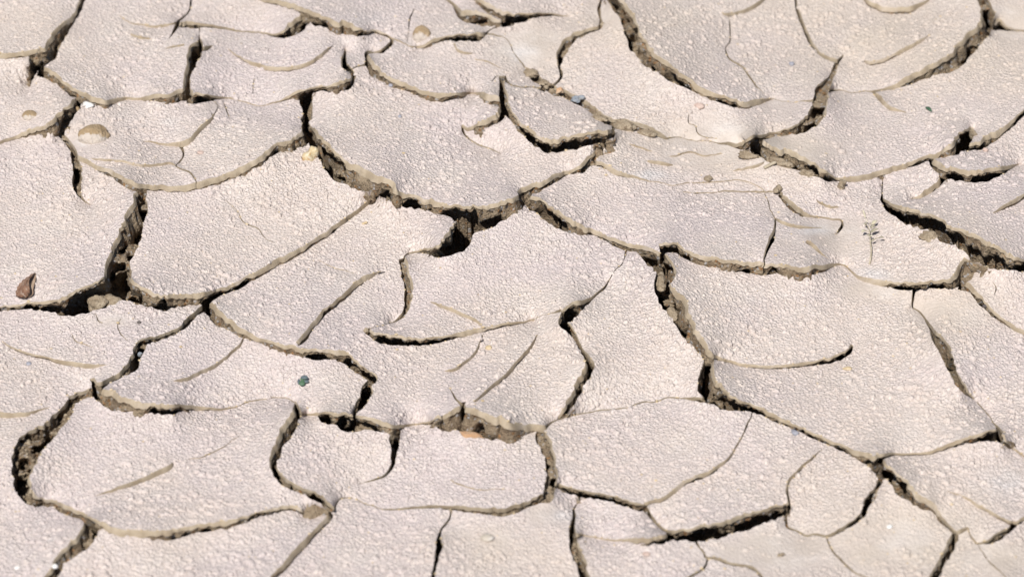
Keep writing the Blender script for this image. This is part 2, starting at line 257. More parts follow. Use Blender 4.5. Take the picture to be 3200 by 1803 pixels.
# ------------------------------------------------------------------ cracks outside the frame carry on the same way
def outer_cracks():
    mx, my = 900, 620
    cell = 430
    seeds = []
    y = -my - cell
    while y < H0 + my + cell:
        x = -mx - cell
        while x < W0 + mx + cell:
            seeds.append((x + rng.uniform(-.36, .36) * cell, y * 1.0 + rng.uniform(-.36, .36) * cell * .7))
            x += cell
        y += cell * .66
    out = delaunay_2d_cdt([Vector(s) for s in seeds], [], [], 0, 1e-4)
    V, F = out[0], out[2]
    cc = []; em = {}
    for fi, f in enumerate(F):
        a, b, c = [V[i] for i in f]
        d = 2 * (a.x * (b.y - c.y) + b.x * (c.y - a.y) + c.x * (a.y - b.y))
        if abs(d) < 1e-6: cc.append(None); continue
        ux = (a.length_squared * (b.y - c.y) + b.length_squared * (c.y - a.y) + c.length_squared * (a.y - b.y)) / d
        uy = (a.length_squared * (c.x - b.x) + b.length_squared * (a.x - c.x) + c.length_squared * (b.x - a.x)) / d
        cc.append((ux, uy))
        for k in range(3):
            em.setdefault(tuple(sorted((f[k], f[(k + 1) % 3]))), []).append(fi)
    def outside(p, m): return p[0] < -m or p[0] > W0 + m or p[1] < -m or p[1] > H0 + m
    def inside_dom(p): return -mx + 20 < p[0] < W0 + mx - 20 and -my + 20 < p[1] < H0 + my - 20
    nodes = set(); res = []
    for e, fs in em.items():
        if len(fs) < 2: continue
        p, q = cc[fs[0]], cc[fs[1]]
        if p is None or q is None: continue
        if not (inside_dom(p) and inside_dom(q)): continue
        mid = ((p[0] + q[0]) / 2, (p[1] + q[1]) / 2)
        if not all(outside(t, 70) for t in (p, q, mid)): continue
        if p[0] > q[0]: p, q = q, p
        L = math.hypot(q[0] - p[0], q[1] - p[1])
        if L < 12: continue
        nodes.add(p); nodes.add(q)
        bow = rng.uniform(-.05, .18) * L
        m = (mid[0], mid[1] + bow)
        wd = rng.uniform(10, 32)
        res.append((rng.uniform(3, 9), rng.uniform(0, 3), rng.uniform(.3, .8), np.array([(p[0], p[1], wd), (m[0], m[1], wd * rng.uniform(.6, 1.4)), (q[0], q[1], wd)])))
    nodes = list(nodes)
    for c in list(CRACKS):
        for end, sgn in ((c[3][0], 0), (c[3][-1], 1)):
            if outside(end, 2):
                n = min(nodes, key=lambda n: (n[0] - end[0]) ** 2 + (n[1] - end[1]) ** 2)
                w = end[2]
                pts = [(end[0], end[1], w), ((end[0] + n[0]) / 2, (end[1] + n[1]) / 2, w), (n[0], n[1], w)]
                res.append((c[0], c[1], c[2], np.array(pts if sgn else pts[::-1])))
    return res
N_TRACED = len(CRACKS)
CRACKS += outer_cracks()
DOM = (-900.0, -620.0, W0 + 900.0, H0 + 620.0)

# ------------------------------------------------------------------ crack outlines -> triangulated plates
in_v = []; in_e = []; v_rise = []; v_width = []; v_under = []; v_high = []; v_step = []; v_thru = []
quads = []
CURL = 3.4
GR = 4.0
gw = int((DOM[2] - DOM[0]) / GR) + 2; gh = int((DOM[3] - DOM[1]) / GR) + 2
floor_d = np.full((gh, gw), np.nan)
block = np.zeros((gh, gw), bool)      # where no inner points go
def catmull(P, step):
    n = len(P)
    Q = np.vstack([2 * P[0] - P[1], P, 2 * P[-1] - P[-2]])
    out = []
    for i in range(n - 1):
        p0, p1, p2, p3 = Q[i:i + 4]
        L = math.hypot(p2[0] - p1[0], p2[1] - p1[1])
        m = max(1, int(round(L / step)))
        t = (np.arange(m) / m)[:, None]
        c = 0.5 * ((2 * p1) + (-p0 + p2) * t + (2 * p0 - 5 * p1 + 4 * p2 - p3) * t ** 2 + (-p0 + 3 * p1 - 3 * p2 + p3) * t ** 3)
        c[:, 2] = (p1[2] + (p2[2] - p1[2]) * t[:, 0])
        out.append(c)
    out.append(P[-1:])
    return np.vstack(out)
for ci, (ha, hb, und, P) in enumerate(CRACKS):
    traced = ci < N_TRACED
    und_c = und
    curl = CURL if P[:, 2].max() > 20 else 1.25                  # short splits only make low steps
    if P[:, 2].max() <= 20: ha, hb = max(ha, 0), max(hb, 0)
    if traced and P[:, 2].max() > 20 and min(ha, hb) >= 1 and max(ha, hb) >= 2 * min(ha, hb):   # the lower lip of a through crack curls too
        ha, hb = (ha, hb + 2.6) if ha > hb else (ha + 2.6, hb)
    step = 6.0 if traced else 16.0
    C = catmull(P, step)
    n = len(C)
    d = np.gradient(C[:, :2], axis=0)
    d /= np.maximum(np.linalg.norm(d, axis=1), 1e-6)[:, None]
    for _ in range(3):                              # even out the cross directions in tight bends
        e = d.copy(); e[1:-1] = (d[:-2] + d[1:-1] * 2 + d[2:]) / 4
        d = e / np.linalg.norm(e, axis=1)[:, None]
    nl = np.stack([d[:, 1], -d[:, 0]], -1)          # left hand side when walking along (image y points down)
    w = C[:, 2]
    amp = np.where(w < 14, 0.11 * w + 0.5, np.minimum(0.14 * w + 0.9, 6.0))
    j = lambda s: (smooth_noise(n, step, ci * 7 + s, 34) * .6 + smooth_noise(n, step, ci * 7 + s + 1, 12) * .7)
    hairy = np.clip((9 - w) / 6, 0, 1)              # hair cracks wander as a whole
    wob = smooth_noise(n, step, ci * 7 + 5, 40) * 3.2 * hairy + smooth_noise(n, step, ci * 7 + 6, 15) * 1.6 * hairy
    wob *= np.minimum(1, np.minimum(np.arange(n), np.arange(n)[::-1]) / 3)
    C[:, :2] += nl * wob[:, None]
    wl = np.maximum(w / 2 + amp * j(0), 0.55); wr = np.maximum(w / 2 + amp * j(2), 0.55)
    Lp = C[:, :2] + nl * wl[:, None]; Rp = C[:, :2] - nl * wr[:, None]
    f = np.clip(w / (0.55 * w.max()), 0.12, 1.0) * (1 + .22 * smooth_noise(n, step, ci * 7 + 4, 160))
    ra, rb = ha * f * curl, hb * f * curl
    room = .8 * w * SCALE * 1000 / CE + 1.0
    ex = np.maximum(np.abs(ra - rb) - room, 0) * np.sign(ra - rb)
    if curl > 2: ra, rb = ra - .5 * ex, rb + .5 * ex
    thru = P[:, 2].max() > 20
    b0 = len(in_v)
    steady = 1 - .75 * max(0.0, und - .6) / .4
    un = np.clip(und + .05 + steady * (.55 * smooth_noise(n, step, ci * 7 + 8, 90) + .3 * smooth_noise(n, step, ci * 7 + 9, 30)), 0, 1)
    for k in range(n):
        in_v.append((Lp[k, 0], Lp[k, 1])); v_rise.append(ra[k]); v_thru.append(thru); v_width.append(w[k]); v_under.append(un[k]); v_high.append(ha >= hb); v_step.append(abs(ha - hb) * f[k])
        in_v.append((Rp[k, 0], Rp[k, 1])); v_rise.append(rb[k]); v_thru.append(thru); v_width.append(w[k]); v_under.append(un[k]); v_high.append(hb > ha); v_step.append(abs(ha - hb) * f[k])
    for k in range(n - 1):
        a = b0 + 2 * k
        in_e.append((a, a + 2)); in_e.append((a + 1, a + 3))
        quads.append((Lp[k], Rp[k], Rp[k + 1], Lp[k + 1]))
    in_e.append((b0, b0 + 1)); in_e.append((b0 + 2 * n - 2, b0 + 2 * n - 1))
    for k in range(n):
        r = w[k] / 2 + (4.5 if traced else 9)
        x0 = int((C[k, 0] - r - DOM[0]) / GR); x1 = int((C[k, 0] + r - DOM[0]) / GR) + 1
        y0 = int((C[k, 1] - r - DOM[1]) / GR); y1 = int((C[k, 1] + r - DOM[1]) / GR) + 1
        x0 = max(x0, 0); y0 = max(y0, 0)
        if x1 <= x0 or y1 <= y0: continue
        yy, xx = np.mgrid[y0:y1, x0:x1]
        sub = block[y0:y1, x0:x1]
        m = ((xx[:sub.shape[0], :sub.shape[1]] + .5) * GR + DOM[0] - C[k, 0]) ** 2 + ((yy[:sub.shape[0], :sub.shape[1]] + .5) * GR + DOM[1] - C[k, 1]) ** 2 < r * r
        sub |= m
        if traced and w[k] > 12:
            fd = floor_d[y0:y1, x0:x1]; fd[m] = (FLOOR.get(ci) if FLOOR.get(ci) is not None else 14 + 52 * und_c * (.4 + un[k]))
n_crack_v = len(in_v)
def grid_points(sp, test):
    ys = np.arange(DOM[1] + sp * .6, DOM[3] - sp * .5, sp * .866)
    pts = []
    for r_, y in enumerate(ys):
        xs = np.arange(DOM[0] + sp * (.6 if r_ % 2 else 1.1), DOM[2] - sp * .5, sp)
        p = np.stack([xs + rng.uniform(-.2, .2, len(xs)) * sp, np.full(len(xs), y) + rng.uniform(-.2, .2, len(xs)) * sp], -1)
        pts.append(p)
    p = np.vstack(pts)
    ok = test(p)
    ix = ((p[:, 0] - DOM[0]) / GR).astype(int); iy = ((p[:, 1] - DOM[1]) / GR).astype(int)
    ok &= ~block[iy, ix]
    return p[ok]
inner = lambda p: (p[:, 0] > -40) & (p[:, 0] < W0 + 40) & (p[:, 1] > -40) & (p[:, 1] < H0 + 40)
pts = np.vstack([grid_points(11.0, inner), grid_points(30.0, lambda p: ~inner(p))])
for p in pts: in_v.append((p[0], p[1]))
c0 = len(in_v)
nb = 60
for t in range(nb):
    s = t / nb
    in_v.append((DOM[0] + (DOM[2] - DOM[0]) * s, DOM[1])); in_v.append((DOM[2], DOM[1] + (DOM[3] - DOM[1]) * s))
    in_v.append((DOM[2] - (DOM[2] - DOM[0]) * s, DOM[3])); in_v.append((DOM[0], DOM[3] - (DOM[3] - DOM[1]) * s))
print('cdt input', len(in_v), len(in_e), round(time.time() - T0, 1))
out = delaunay_2d_cdt([Vector(p) for p in in_v], in_e, [], 0, 1e-3)
OV = np.array([(v.x, v.y) for v in out[0]])
TRI = np.array([f for f in out[2] if len(f) == 3], dtype=np.int64)
print('cdt done', len(OV), len(TRI), round(time.time() - T0, 1))
# which triangles are open crack
cen = OV[TRI].mean(1)
void = np.zeros(len(TRI), bool)
BS = 24.0
bx = ((cen[:, 0] - DOM[0]) / BS).astype(int); by = ((cen[:, 1] - DOM[1]) / BS).astype(int)
nbx = int((DOM[2] - DOM[0]) / BS) + 2
key = by * nbx + bx
order = np.argsort(key, kind='stable'); skey = key[order]
def side(p, a, b): return (b[0] - a[0]) * (p[:, 1] - a[1]) - (b[1] - a[1]) * (p[:, 0] - a[0])
for q in quads:
    q = np.array(q)
    x0, y0 = ((q.min(0) - (DOM[0], DOM[1])) / BS).astype(int); x1, y1 = ((q.max(0) - (DOM[0], DOM[1])) / BS).astype(int)
    for yy in range(y0, y1 + 1):
        a = np.searchsorted(skey, yy * nbx + x0, 'left'); b = np.searchsorted(skey, yy * nbx + x1, 'right')
        if b <= a: continue
        idx = order[a:b]
        p = cen[idx]
        for t in ((0, 1, 2), (0, 2, 3)):
            s0 = side(p, q[t[0]], q[t[1]]); s1 = side(p, q[t[1]], q[t[2]]); s2 = side(p, q[t[2]], q[t[0]])
            m = ((s0 >= 0) & (s1 >= 0) & (s2 >= 0)) | ((s0 <= 0) & (s1 <= 0) & (s2 <= 0))
            void[idx[m]] = True
print('void', void.sum(), round(time.time() - T0, 1))
TRI = TRI[~void]
# counter-clockwise in the world (image y points down)
a, b, c = OV[TRI[:, 0]], OV[TRI[:, 1]], OV[TRI[:, 2]]
ar = (b[:, 0] - a[:, 0]) * (c[:, 1] - a[:, 1]) - (b[:, 1] - a[:, 1]) * (c[:, 0] - a[:, 0])
TRI = TRI[np.abs(ar) > 1e-3]; ar = ar[np.abs(ar) > 1e-3]
TRI[ar > 0] = TRI[ar > 0][:, ::-1]
AREA = np.abs(ar) / 2
# plates = connected sets of triangles
E = np.vstack([TRI[:, [0, 1]], TRI[:, [1, 2]], TRI[:, [2, 0]]])
T_of = np.tile(np.arange(len(TRI)), 3)
und = np.sort(E, 1)
ek = und[:, 0] * len(OV) + und[:, 1]
o = np.argsort(ek, kind='stable')
same = ek[o][1:] == ek[o][:-1]
pa, pb = T_of[o][:-1][same], T_of[o][1:][same]
lab = np.arange(len(TRI))
for it in range(4000):
    m = np.minimum(lab[pa], lab[pb])
    new = lab.copy()
    np.minimum.at(new, pa, m); np.minimum.at(new, pb, m)
    new = new[new]
    new = new[new]
    if (new == lab).all(): break
    lab = new
print('plates', len(np.unique(lab)), it, round(time.time() - T0, 1))
# border edges (seen once)
once = np.ones(len(E), bool)
once[o[:-1][same]] = False; once[o[1:][same]] = False

# ------------------------------------------------------------------ relief: lips curl up and the curl dies away inward
nV = len(OV)
target = np.full(nV, np.nan); width = np.full(nV, 10.0); under = np.full(nV, .4); high = np.zeros(nV, bool); step_ = np.zeros(nV)
acc = np.zeros(nV); cnt = np.zeros(nV)
for vi, orig in enumerate(out[3]):
    for q in orig:
        if q < n_crack_v:
            acc[vi] += v_rise[q]; cnt[vi] += 1
            width[vi] = v_width[q]; under[vi] = v_under[q]; high[vi] = v_high[q]; step_[vi] = v_step[q]
hit = cnt > 0
target[hit] = acc[hit] / cnt[hit] * 0.001
base_fn = lambda u, v: 0.0045 * noise2(u / 520 + 3.1, v / 330 + 8.7) + 0.0016 * noise2(u / 150 + 1.7, v / 100 + 4.2)
base = base_fn(OV[:, 0], OV[:, 1])
for hu, hv, hr, hh_ in ((300, 432, 75, 6.), (1318, 120, 50, 4.), (93, 366, 45, 2.5), (1530, 1680, 60, 3.), (2184, 336, 30, 2.), (2560, 110, 360, 13.), (1300, 420, 230, 5.), (2560, 1080, 260, 5.)):
    base += (hh_ if hr < 200 else -abs(hh_)) * .001 * np.exp(-(((OV[:, 0] - hu) / hr) ** 2 + ((OV[:, 1] - hv) / (hr * .62)) ** 2))
z = base.copy()
ue = np.unique(und, axis=0)
deg = np.bincount(ue.ravel(), minlength=nV).astype(float)
onb = np.zeros(nV, bool); onb[E[once].ravel()] = True
kk = (150.0 / 11.0) ** 2
eps = 1.0 / kk
o2v = np.full(n_crack_v, -1)
for vi, orig in enumerate(out[3]):
    for q in orig:
        if q < n_crack_v: o2v[q] = vi
thru_v = np.zeros(nV, bool)
for q in range(n_crack_v):
    if v_thru[q] and o2v[q] >= 0: thru_v[o2v[q]] = True
def relax(z, lam, tgt, n):
    den = deg + eps + lam
    den = np.maximum(den, 1e-9)
    for _ in range(n):
        s = np.bincount(ue[:, 0], z[ue[:, 1]], nV) + np.bincount(ue[:, 1], z[ue[:, 0]], nV)
        z = (s + eps * base + lam * tgt) / den
    return z
tgt = np.nan_to_num(np.where(hit, target + base, 0.0))
# first the great cracks, then the short splits as small steps on the bent plates
z = relax(z, np.where(hit & onb & thru_v, 6.0, 0.0), tgt, 640)
zs = z.copy()
lam2 = np.where(hit & onb & thru_v, 6.0, 0.0)
for q in range(0, n_crack_v, 2):
    if v_thru[q]: continue
    a_, b_ = o2v[q], o2v[q + 1]
    if a_ < 0 or b_ < 0: continue
    m_ = .5 * (zs[a_] + zs[b_])
    for vi, qq in ((a_, q), (b_, q + 1)):
        if not thru_v[vi]:
            tgt[vi] = m_ + v_rise[qq] * .001; lam2[vi] = 3.0
lam2[~onb] = 0
z = relax(z, lam2, tgt, 420)
z += 0.00045 * noise2(OV[:, 0] / 42, OV[:, 1] / 30)
P3 = ground(OV[:, 0], OV[:, 1], z)
print('relief', round(time.time() - T0, 1), 'z', z.min(), z.max())
def surf(u, v):
    """height of the crust near a photograph point"""
    d = (OV[:, 0] - u) ** 2 + (OV[:, 1] - v) ** 2
    i = np.argpartition(d, 6)[:6]
    return float(z[i].mean())

# where rain has washed the blisters smooth and left fine silt: (u, v, half width, half depth, amount)
SILT = ((1660, 150, 110, 80, 1.), (1900, 40, 60, 60, .9), (2330, 475, 330, 62, .9), (2140, 430, 240, 45, .8), (2590, 738, 170, 60, .9), (2735, 905, 120, 38, 1.),
        (2950, 965, 150, 55, .6), (3150, 60, 90, 70, 1.), (2800, 1690, 230, 100, .8), (2430, 1725, 260, 80, .8), (3090, 1740, 130, 60, .8), (1560, 1680, 140, 50, .6),
        (1690, 1600, 70, 45, .8), (290, 430, 100, 55, .7), (1320, 110, 60, 40, .6), (344, 1003, 80, 22, .7), (640, 330, 60, 22, .6), (2200, 370, 120, 40, .4), (2420, 335, 80, 40, .6), (240, 395, 40, 60, .6))
silt = np.zeros(nV)
for su, sv, sr, st, sa in SILT:
    silt = np.maximum(silt, sa * np.exp(-(((OV[:, 0] - su) / sr) ** 2 + ((OV[:, 1] - sv) / st) ** 2) ** 1.5))
salt = np.zeros(nV)
for su, sv, sr, st, sa in ((2010, 548, 75, 14, 1.), (2560, 722, 70, 11, .9), (2725, 855, 55, 16, .9), (1640, 172, 45, 26, .7), (2270, 402, 60, 18, .45), (3150, 1505, 80, 40, .6), (1755, 1610, 50, 18, .6), (262, 445, 22, 12, .9), (1150, 60, 60, 20, .3)):
    salt = np.maximum(salt, sa * np.exp(-(((OV[:, 0] - su) / sr) ** 2 + ((OV[:, 1] - sv) / st) ** 2)))
salt = np.clip(salt * (1 + .7 * noise2(OV[:, 0] / 35, OV[:, 1] / 20)), 0, 1)
warm = np.zeros(nV)             # beds of more yellowish silt
for su, sv, sr, st, sa in ((2750, 110, 620, 230, .8), (1950, 90, 330, 140, .7), (2350, 440, 420, 110, .6), (2850, 1700, 480, 170, .8), (250, 60, 260, 80, .35), (1500, 1720, 300, 90, .45), (3000, 980, 200, 110, .5)):
    warm = np.maximum(warm, sa * np.exp(-(((OV[:, 0] - su) / sr) ** 2 + ((OV[:, 1] - sv) / st) ** 2)))
warm = np.clip(warm * (1 + .4 * noise2(OV[:, 0] / 90, OV[:, 1] / 60)), 0, 1)
silt = np.clip(silt * (1 + .5 * noise2(OV[:, 0] / 60, OV[:, 1] / 40)), 0, 1)

# ------------------------------------------------------------------ materials
def new_mat(name, rough=0.9):
    m = bpy.data.materials.new(name); m.use_nodes = True
    n = m.node_tree.nodes; l = m.node_tree.links
    b = n['Principled BSDF']; b.inputs['Roughness'].default_value = rough
    b.inputs['Specular IOR Level'].default_value = 0.25
    return m, n, l, b
def mixrgb(n, l, fac, a, b, mode='MIX'):
    x = n.new('ShaderNodeMix'); x.data_type = 'RGBA'; x.blend_type = mode
    for s, v in ((0, fac), (6, a), (7, b)):
        if hasattr(v, 'links') or hasattr(v, 'is_linked'): l.new(v, x.inputs[s])
        else: x.inputs[s].default_value = v
    return x.outputs[2]
def math_(n, l, op, a, b=None, c=None):
    x = n.new('ShaderNodeMath'); x.operation = op
    for i, v in enumerate((a, b, c)):
        if v is None: continue
        if hasattr(v, 'is_linked'): l.new(v, x.inputs[i])
        else: x.inputs[i].default_value = v
    return x.outputs[0]
def maprange(n, l, v, a, b, c=0., d=1., smooth=True):
    x = n.new('ShaderNodeMapRange'); x.interpolation_type = 'SMOOTHSTEP' if smooth else 'LINEAR'
    l.new(v, x.inputs[0])
    for i, k in enumerate((a, b, c, d)): x.inputs[i + 1].default_value = k
    return x.outputs[0]
def tex_noise(n, l, vec, scale, detail=3, rough=.55):
    x = n.new('ShaderNodeTexNoise'); x.inputs['Scale'].default_value = scale; x.inputs['Detail'].default_value = detail
    x.inputs['Roughness'].default_value = rough
    if vec is not None: l.new(vec, x.inputs['Vector'])
    return x
def tex_vor(n, l, vec, scale, feature='F1', rnd=1.0):
    x = n.new('ShaderNodeTexVoronoi'); x.feature = feature; x.inputs['Scale'].default_value = scale; x.inputs['Randomness'].default_value = rnd
    l.new(vec, x.inputs['Vector'])
    return x
def bump(n, l, h, dist, strength=1.0, normal=None):
    x = n.new('ShaderNodeBump'); x.inputs['Distance'].default_value = dist; x.inputs['Strength'].default_value = strength
    l.new(h, x.inputs['Height'])
    if normal is not None: l.new(normal, x.inputs['Normal'])
    return x.outputs[0]

def crust_material():
    m, n, l, b = new_mat('dried_mud_crust', 1.0)
    b.inputs['Specular IOR Level'].default_value = .05
    co = n.new('ShaderNodeTexCoord').outputs['Object']
    # gently warped coordinates so that blisters never line up
    wn = tex_noise(n, l, co, 45, 1)
    wv = n.new('ShaderNodeVectorMath'); wv.operation = 'MULTIPLY_ADD'
    l.new(wn.outputs['Color'], wv.inputs[0]); wv.inputs[1].default_value = (.0012, .0012, .0); l.new(co, wv.inputs[2])
    vec = wv.outputs[0]
    def blisters(scale, dens, rlo, rhi, mm):
        v = tex_vor(n, l, vec, scale); v.voronoi_dimensions = '2D'
        c = n.new('ShaderNodeSeparateColor'); l.new(v.outputs['Color'], c.inputs[0])
        r = maprange(n, l, c.outputs[1], 0, 1, rlo, rhi, False)
        q = math_(n, l, 'DIVIDE', v.outputs['Distance'], r)
        q = math_(n, l, 'SUBTRACT', 1.0, math_(n, l, 'MULTIPLY', q, q))
        q = math_(n, l, 'POWER', math_(n, l, 'MAXIMUM', q, 0.0), .6)
        on = maprange(n, l, c.outputs[0], 1 - dens - .02, 1 - dens + .02)
        hgt = math_(n, l, 'MULTIPLY', q, math_(n, l, 'MULTIPLY', on, mm))
        return hgt, c
    h1, c1 = blisters(190, .35, .18, .42, .70)
    h2_, c2 = blisters(275, .85, .28, .56, 1.0)
    h3, c3 = blisters(480, 1.1, .36, .62, .55)
    h = math_(n, l, 'MAXIMUM', math_(n, l, 'MAXIMUM', h1, h2_), h3)
    fine = tex_noise(n, l, co, 1300, 2)
    av = n.new('ShaderNodeAttribute'); av.attribute_name = 'silt'
    sl = av.outputs['Fac']
    wear = maprange(n, l, tex_noise(n, l, co, 13, 3).outputs[0], .3, .7, .8, 1.2)      # blisters more or less worn from place to place
    keep = math_(n, l, 'MULTIPLY', wear, maprange(n, l, sl, 0., .9, 1., .42))
    hraw = h
    h = math_(n, l, 'MULTIPLY', h, keep)
    h2 = math_(n, l, 'ADD', h, math_(n, l, 'MULTIPLY', fine.outputs[0], .14))
    # colour: lilac grey skin, cream blister tops, warm and pale patches
    patch = tex_noise(n, l, co, 4.5, 4, .6); patch2 = tex_noise(n, l, co, 17, 3, .6)
    skin = mixrgb(n, l, maprange(n, l, patch.outputs[0], .38, .62), (.520, .450, .432, 1), (.545, .468, .420, 1))
    skin = mixrgb(n, l, maprange(n, l, patch2.outputs[0], .45, .75, 0, .55), skin, (.58, .52, .475, 1))
    cream = mixrgb(n, l, c2.outputs[2], (.65, .575, .51, 1), (.60, .535, .515, 1))
    top = mixrgb(n, l, maprange(n, l, h, .25, .9, 0, .5), skin, cream)
    salt = tex_noise(n, l, co, 7.0, 5, .65)
    top = mixrgb(n, l, maprange(n, l, salt.outputs[0], .66, .76, 0, .5), top, (.62, .585, .56, 1))
    aw = n.new('ShaderNodeAttribute'); aw.attribute_name = 'warm'
    top = mixrgb(n, l, math_(n, l, 'MULTIPLY', aw.outputs['Fac'], .75), top, (.535, .458, .378, 1))
    streak = tex_noise(n, l, co, 26, 5, .65)
    siltc = mixrgb(n, l, maprange(n, l, streak.outputs[0], .40, .66), (.42, .365, .31, 1), (.545, .495, .45, 1))
    top = mixrgb(n, l, math_(n, l, 'MULTIPLY', sl, .6), top, siltc)
    as_ = n.new('ShaderNodeAttribute'); as_.attribute_name = 'salt'
    top = mixrgb(n, l, math_(n, l, 'MULTIPLY', as_.outputs['Fac'], .5), top, (.585, .575, .575, 1))
    speck = tex_vor(n, l, co, 95)
    rs = n.new('ShaderNodeSeparateColor'); l.new(speck.outputs['Color'], rs.inputs[0])
    sp = math_(n, l, 'MULTIPLY', maprange(n, l, speck.outputs['Distance'], .05, .10, 1, 0), maprange(n, l, rs.outputs[0], .93, .95))
    top = mixrgb(n, l, math_(n, l, 'MULTIPLY', sp, .6), top, (.22, .17, .13, 1))
    l.new(top, b.inputs['Base Color'])
    l.new(bump(n, l, h2, .0010, 1.0), b.inputs['Normal'])
    return m
def rim_material():
    m, n, l, b = new_mat('broken_mud_rim', .95)
    co = n.new('ShaderNodeTexCoord').outputs['Object']
    a = tex_noise(n, l, co, 90, 4); f = tex_noise(n, l, co, 900, 3)
    c = mixrgb(n, l, maprange(n, l, a.outputs[0], .35, .65), (.30, .242, .172, 1), (.385, .318, .235, 1))
    c = mixrgb(n, l, maprange(n, l, f.outputs[0], .55, .7, 0, .35), c, (.30, .22, .14, 1))
    g_ = tex_noise(n, l, co, 34, 4, .65)
    c = mixrgb(n, l, maprange(n, l, g_.outputs[0], .52, .66, 0, .7), c, (.25, .195, .135, 1))
    c = mixrgb(n, l, maprange(n, l, g_.outputs[0], .46, .34, 0, .5), c, (.47, .40, .33, 1))
    l.new(c, b.inputs['Base Color'])
    l.new(bump(n, l, f.outputs[0], .0008, .7), b.inputs['Normal'])
    return m
def wall_material():
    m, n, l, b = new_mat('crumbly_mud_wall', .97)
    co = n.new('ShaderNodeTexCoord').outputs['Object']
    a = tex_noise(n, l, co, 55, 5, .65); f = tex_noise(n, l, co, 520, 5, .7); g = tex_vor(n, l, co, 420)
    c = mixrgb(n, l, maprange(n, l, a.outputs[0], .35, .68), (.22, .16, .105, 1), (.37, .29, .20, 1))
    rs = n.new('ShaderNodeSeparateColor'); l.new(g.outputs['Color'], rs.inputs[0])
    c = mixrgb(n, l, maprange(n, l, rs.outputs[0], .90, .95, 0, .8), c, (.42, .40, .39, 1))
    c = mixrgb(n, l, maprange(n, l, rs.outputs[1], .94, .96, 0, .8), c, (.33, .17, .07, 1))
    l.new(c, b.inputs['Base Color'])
    hh = math_(n, l, 'ADD', math_(n, l, 'MULTIPLY', f.outputs[0], 1.0), math_(n, l, 'MULTIPLY', g.outputs['Distance'], -.6))
    l.new(bump(n, l, hh, .003, 1.0), b.inputs['Normal'])
    return m
M_CRUST, M_RIM, M_WALL = crust_material(), rim_material(), wall_material()

# ------------------------------------------------------------------ helpers for things
def mesh_obj(name, verts, faces, mats, parent=None, mi=None, smooth=True):
    me = bpy.data.meshes.new(name)
    me.from_pydata([tuple(v) for v in verts], [], [tuple(f) for f in faces])
    for m in (mats if isinstance(mats, (list, tuple)) else [mats]): me.materials.append(m)
    if smooth: me.polygons.foreach_set('use_smooth', [True] * len(me.polygons))
    if mi is not None: me.polygons.foreach_set('material_index', mi)
    me.update()
    ob = bpy.data.objects.new(name, me); col.objects.link(ob)
    if parent: ob.parent = parent
    return ob
def tag(o, label, cat, group=None):
    o['label'] = label; o['category'] = cat
    if group: o['group'] = group
    return o
def empty(name, loc):
    e = bpy.data.objects.new(name, None); col.objects.link(e); e.location = loc
    e.empty_display_size = .01
    return e

# ------------------------------------------------------------------ plates
LABELS = []      # (u, v, label)
LABELS = [
    (2596, 1114, 'broad plate at right with one raised crescent split ending in a hook'),
    (1267, 1019, 'middle plate with slanting tan splits, curving under the long shaded crescent crack'),
    (522, 1453, 'large fish shaped plate at lower left above a long tan rim'),
    (2559, 678, 'smooth patched plate carrying the dried sprig'),
    (745, 699, 'big slanted plate left of centre with a hairline split and straight lower rim'),
    (1355, 447, 'large bowl shaped plate above the widest black crack at centre'),
    (177, 1265, 'plate along the left edge below the curled brown leaf crack'),
    (1377, 1697, 'bottom edge plate with a grey pebble sunk in a pale ring'),
    (1292, 1457, 'rounded plate at bottom centre under the lifted flap'),
    (1575, 865, 'pointed plate just right of centre below the widest black crack'),
    (2868, 355, 'upper right plate with a green leaf scrap and rough dark lower left rim'),
    (167, 690, 'left edge plate with the curled brown leaf on it'),
    (2295, 145, 'big curved plate at top right with a wavy hairline split and blue grey pebble'),
    (2012, 1395, 'plate right of bottom centre with bright far edge and black crack below'),
    (2420, 1509, 'plate at lower right holding the angular blue grey chip'),
    (735, 1167, 'left middle plate holding the tiny green sprout'),
    (2087, 665, 'flat pinkish plate right of centre with a dark slit on its right edge'),
    (1978, 1077, 'tall peaked plate right of centre beside the wide brown crack'),
    (2063, 290, 'pale smooth plate in the upper right wrapped below the big curved crack'),
    (393, 153, 'top left plate between two steep cracks with a clean curved lower rim'),
    (1540, 159, 'top middle plate with a long curved rim and pale washed right side'),
    (2766, 120, 'plate at top right with a tan arc split and rough shaded right flank'),
    (617, 1720, 'bottom left plate below the long tan rim'),
    (862, 195, 'upper left plate marked by a smile shaped arc split'),
    (3037, 600, 'right edge plate above the long black diagonal crack'),
    (3068, 1112, 'narrow plate along the right edge beside the broad right plate'),
    (433, 429, 'small plate at upper left with the big half buried stone'),
    (3028, 1513, 'lower right edge plate with one slanting dark split'),
    (2789, 1684, 'tan plate at bottom right holding a whitish pebble'),
    (749, 426, 'small plate right of the half buried stone with a scooped lower rim'),
    (2435, 1725, 'tan bottom edge plate with a dark clod on it'),
    (1237, 55, 'top edge plate with the round brown stone and thin split'),
    (2003, 1744, 'bottom edge plate with a flat pinkish pebble'),
    (83, 308, 'small left edge plate with the low brown stone cap'),
    (1722, 356, 'small upturned triangular flake with a thick curled lower rim, top middle'),
    (97, 71, 'plate filling the top left corner'),
    (756, 47, 'narrow top edge plate with a thin tan lower rim'),
    (1915, 1626, 'small wedge plate at the bottom between two black cracks'),
    (3027, 1751, 'narrow tan plate at the bottom right edge'),
    (3151, 1727, 'small plate in the bottom right corner'),
    (3156, 39, 'smooth brownish plate in the top right corner'),
    (2267, 1783, 'sliver of plate on the bottom edge between two thin cracks'),
    (2801, 8, 'sliver of plate on the top edge with a curved lower rim, far right'),
    (1470, 21, 'thin dark edged sliver of plate at the top edge near the middle'),
]
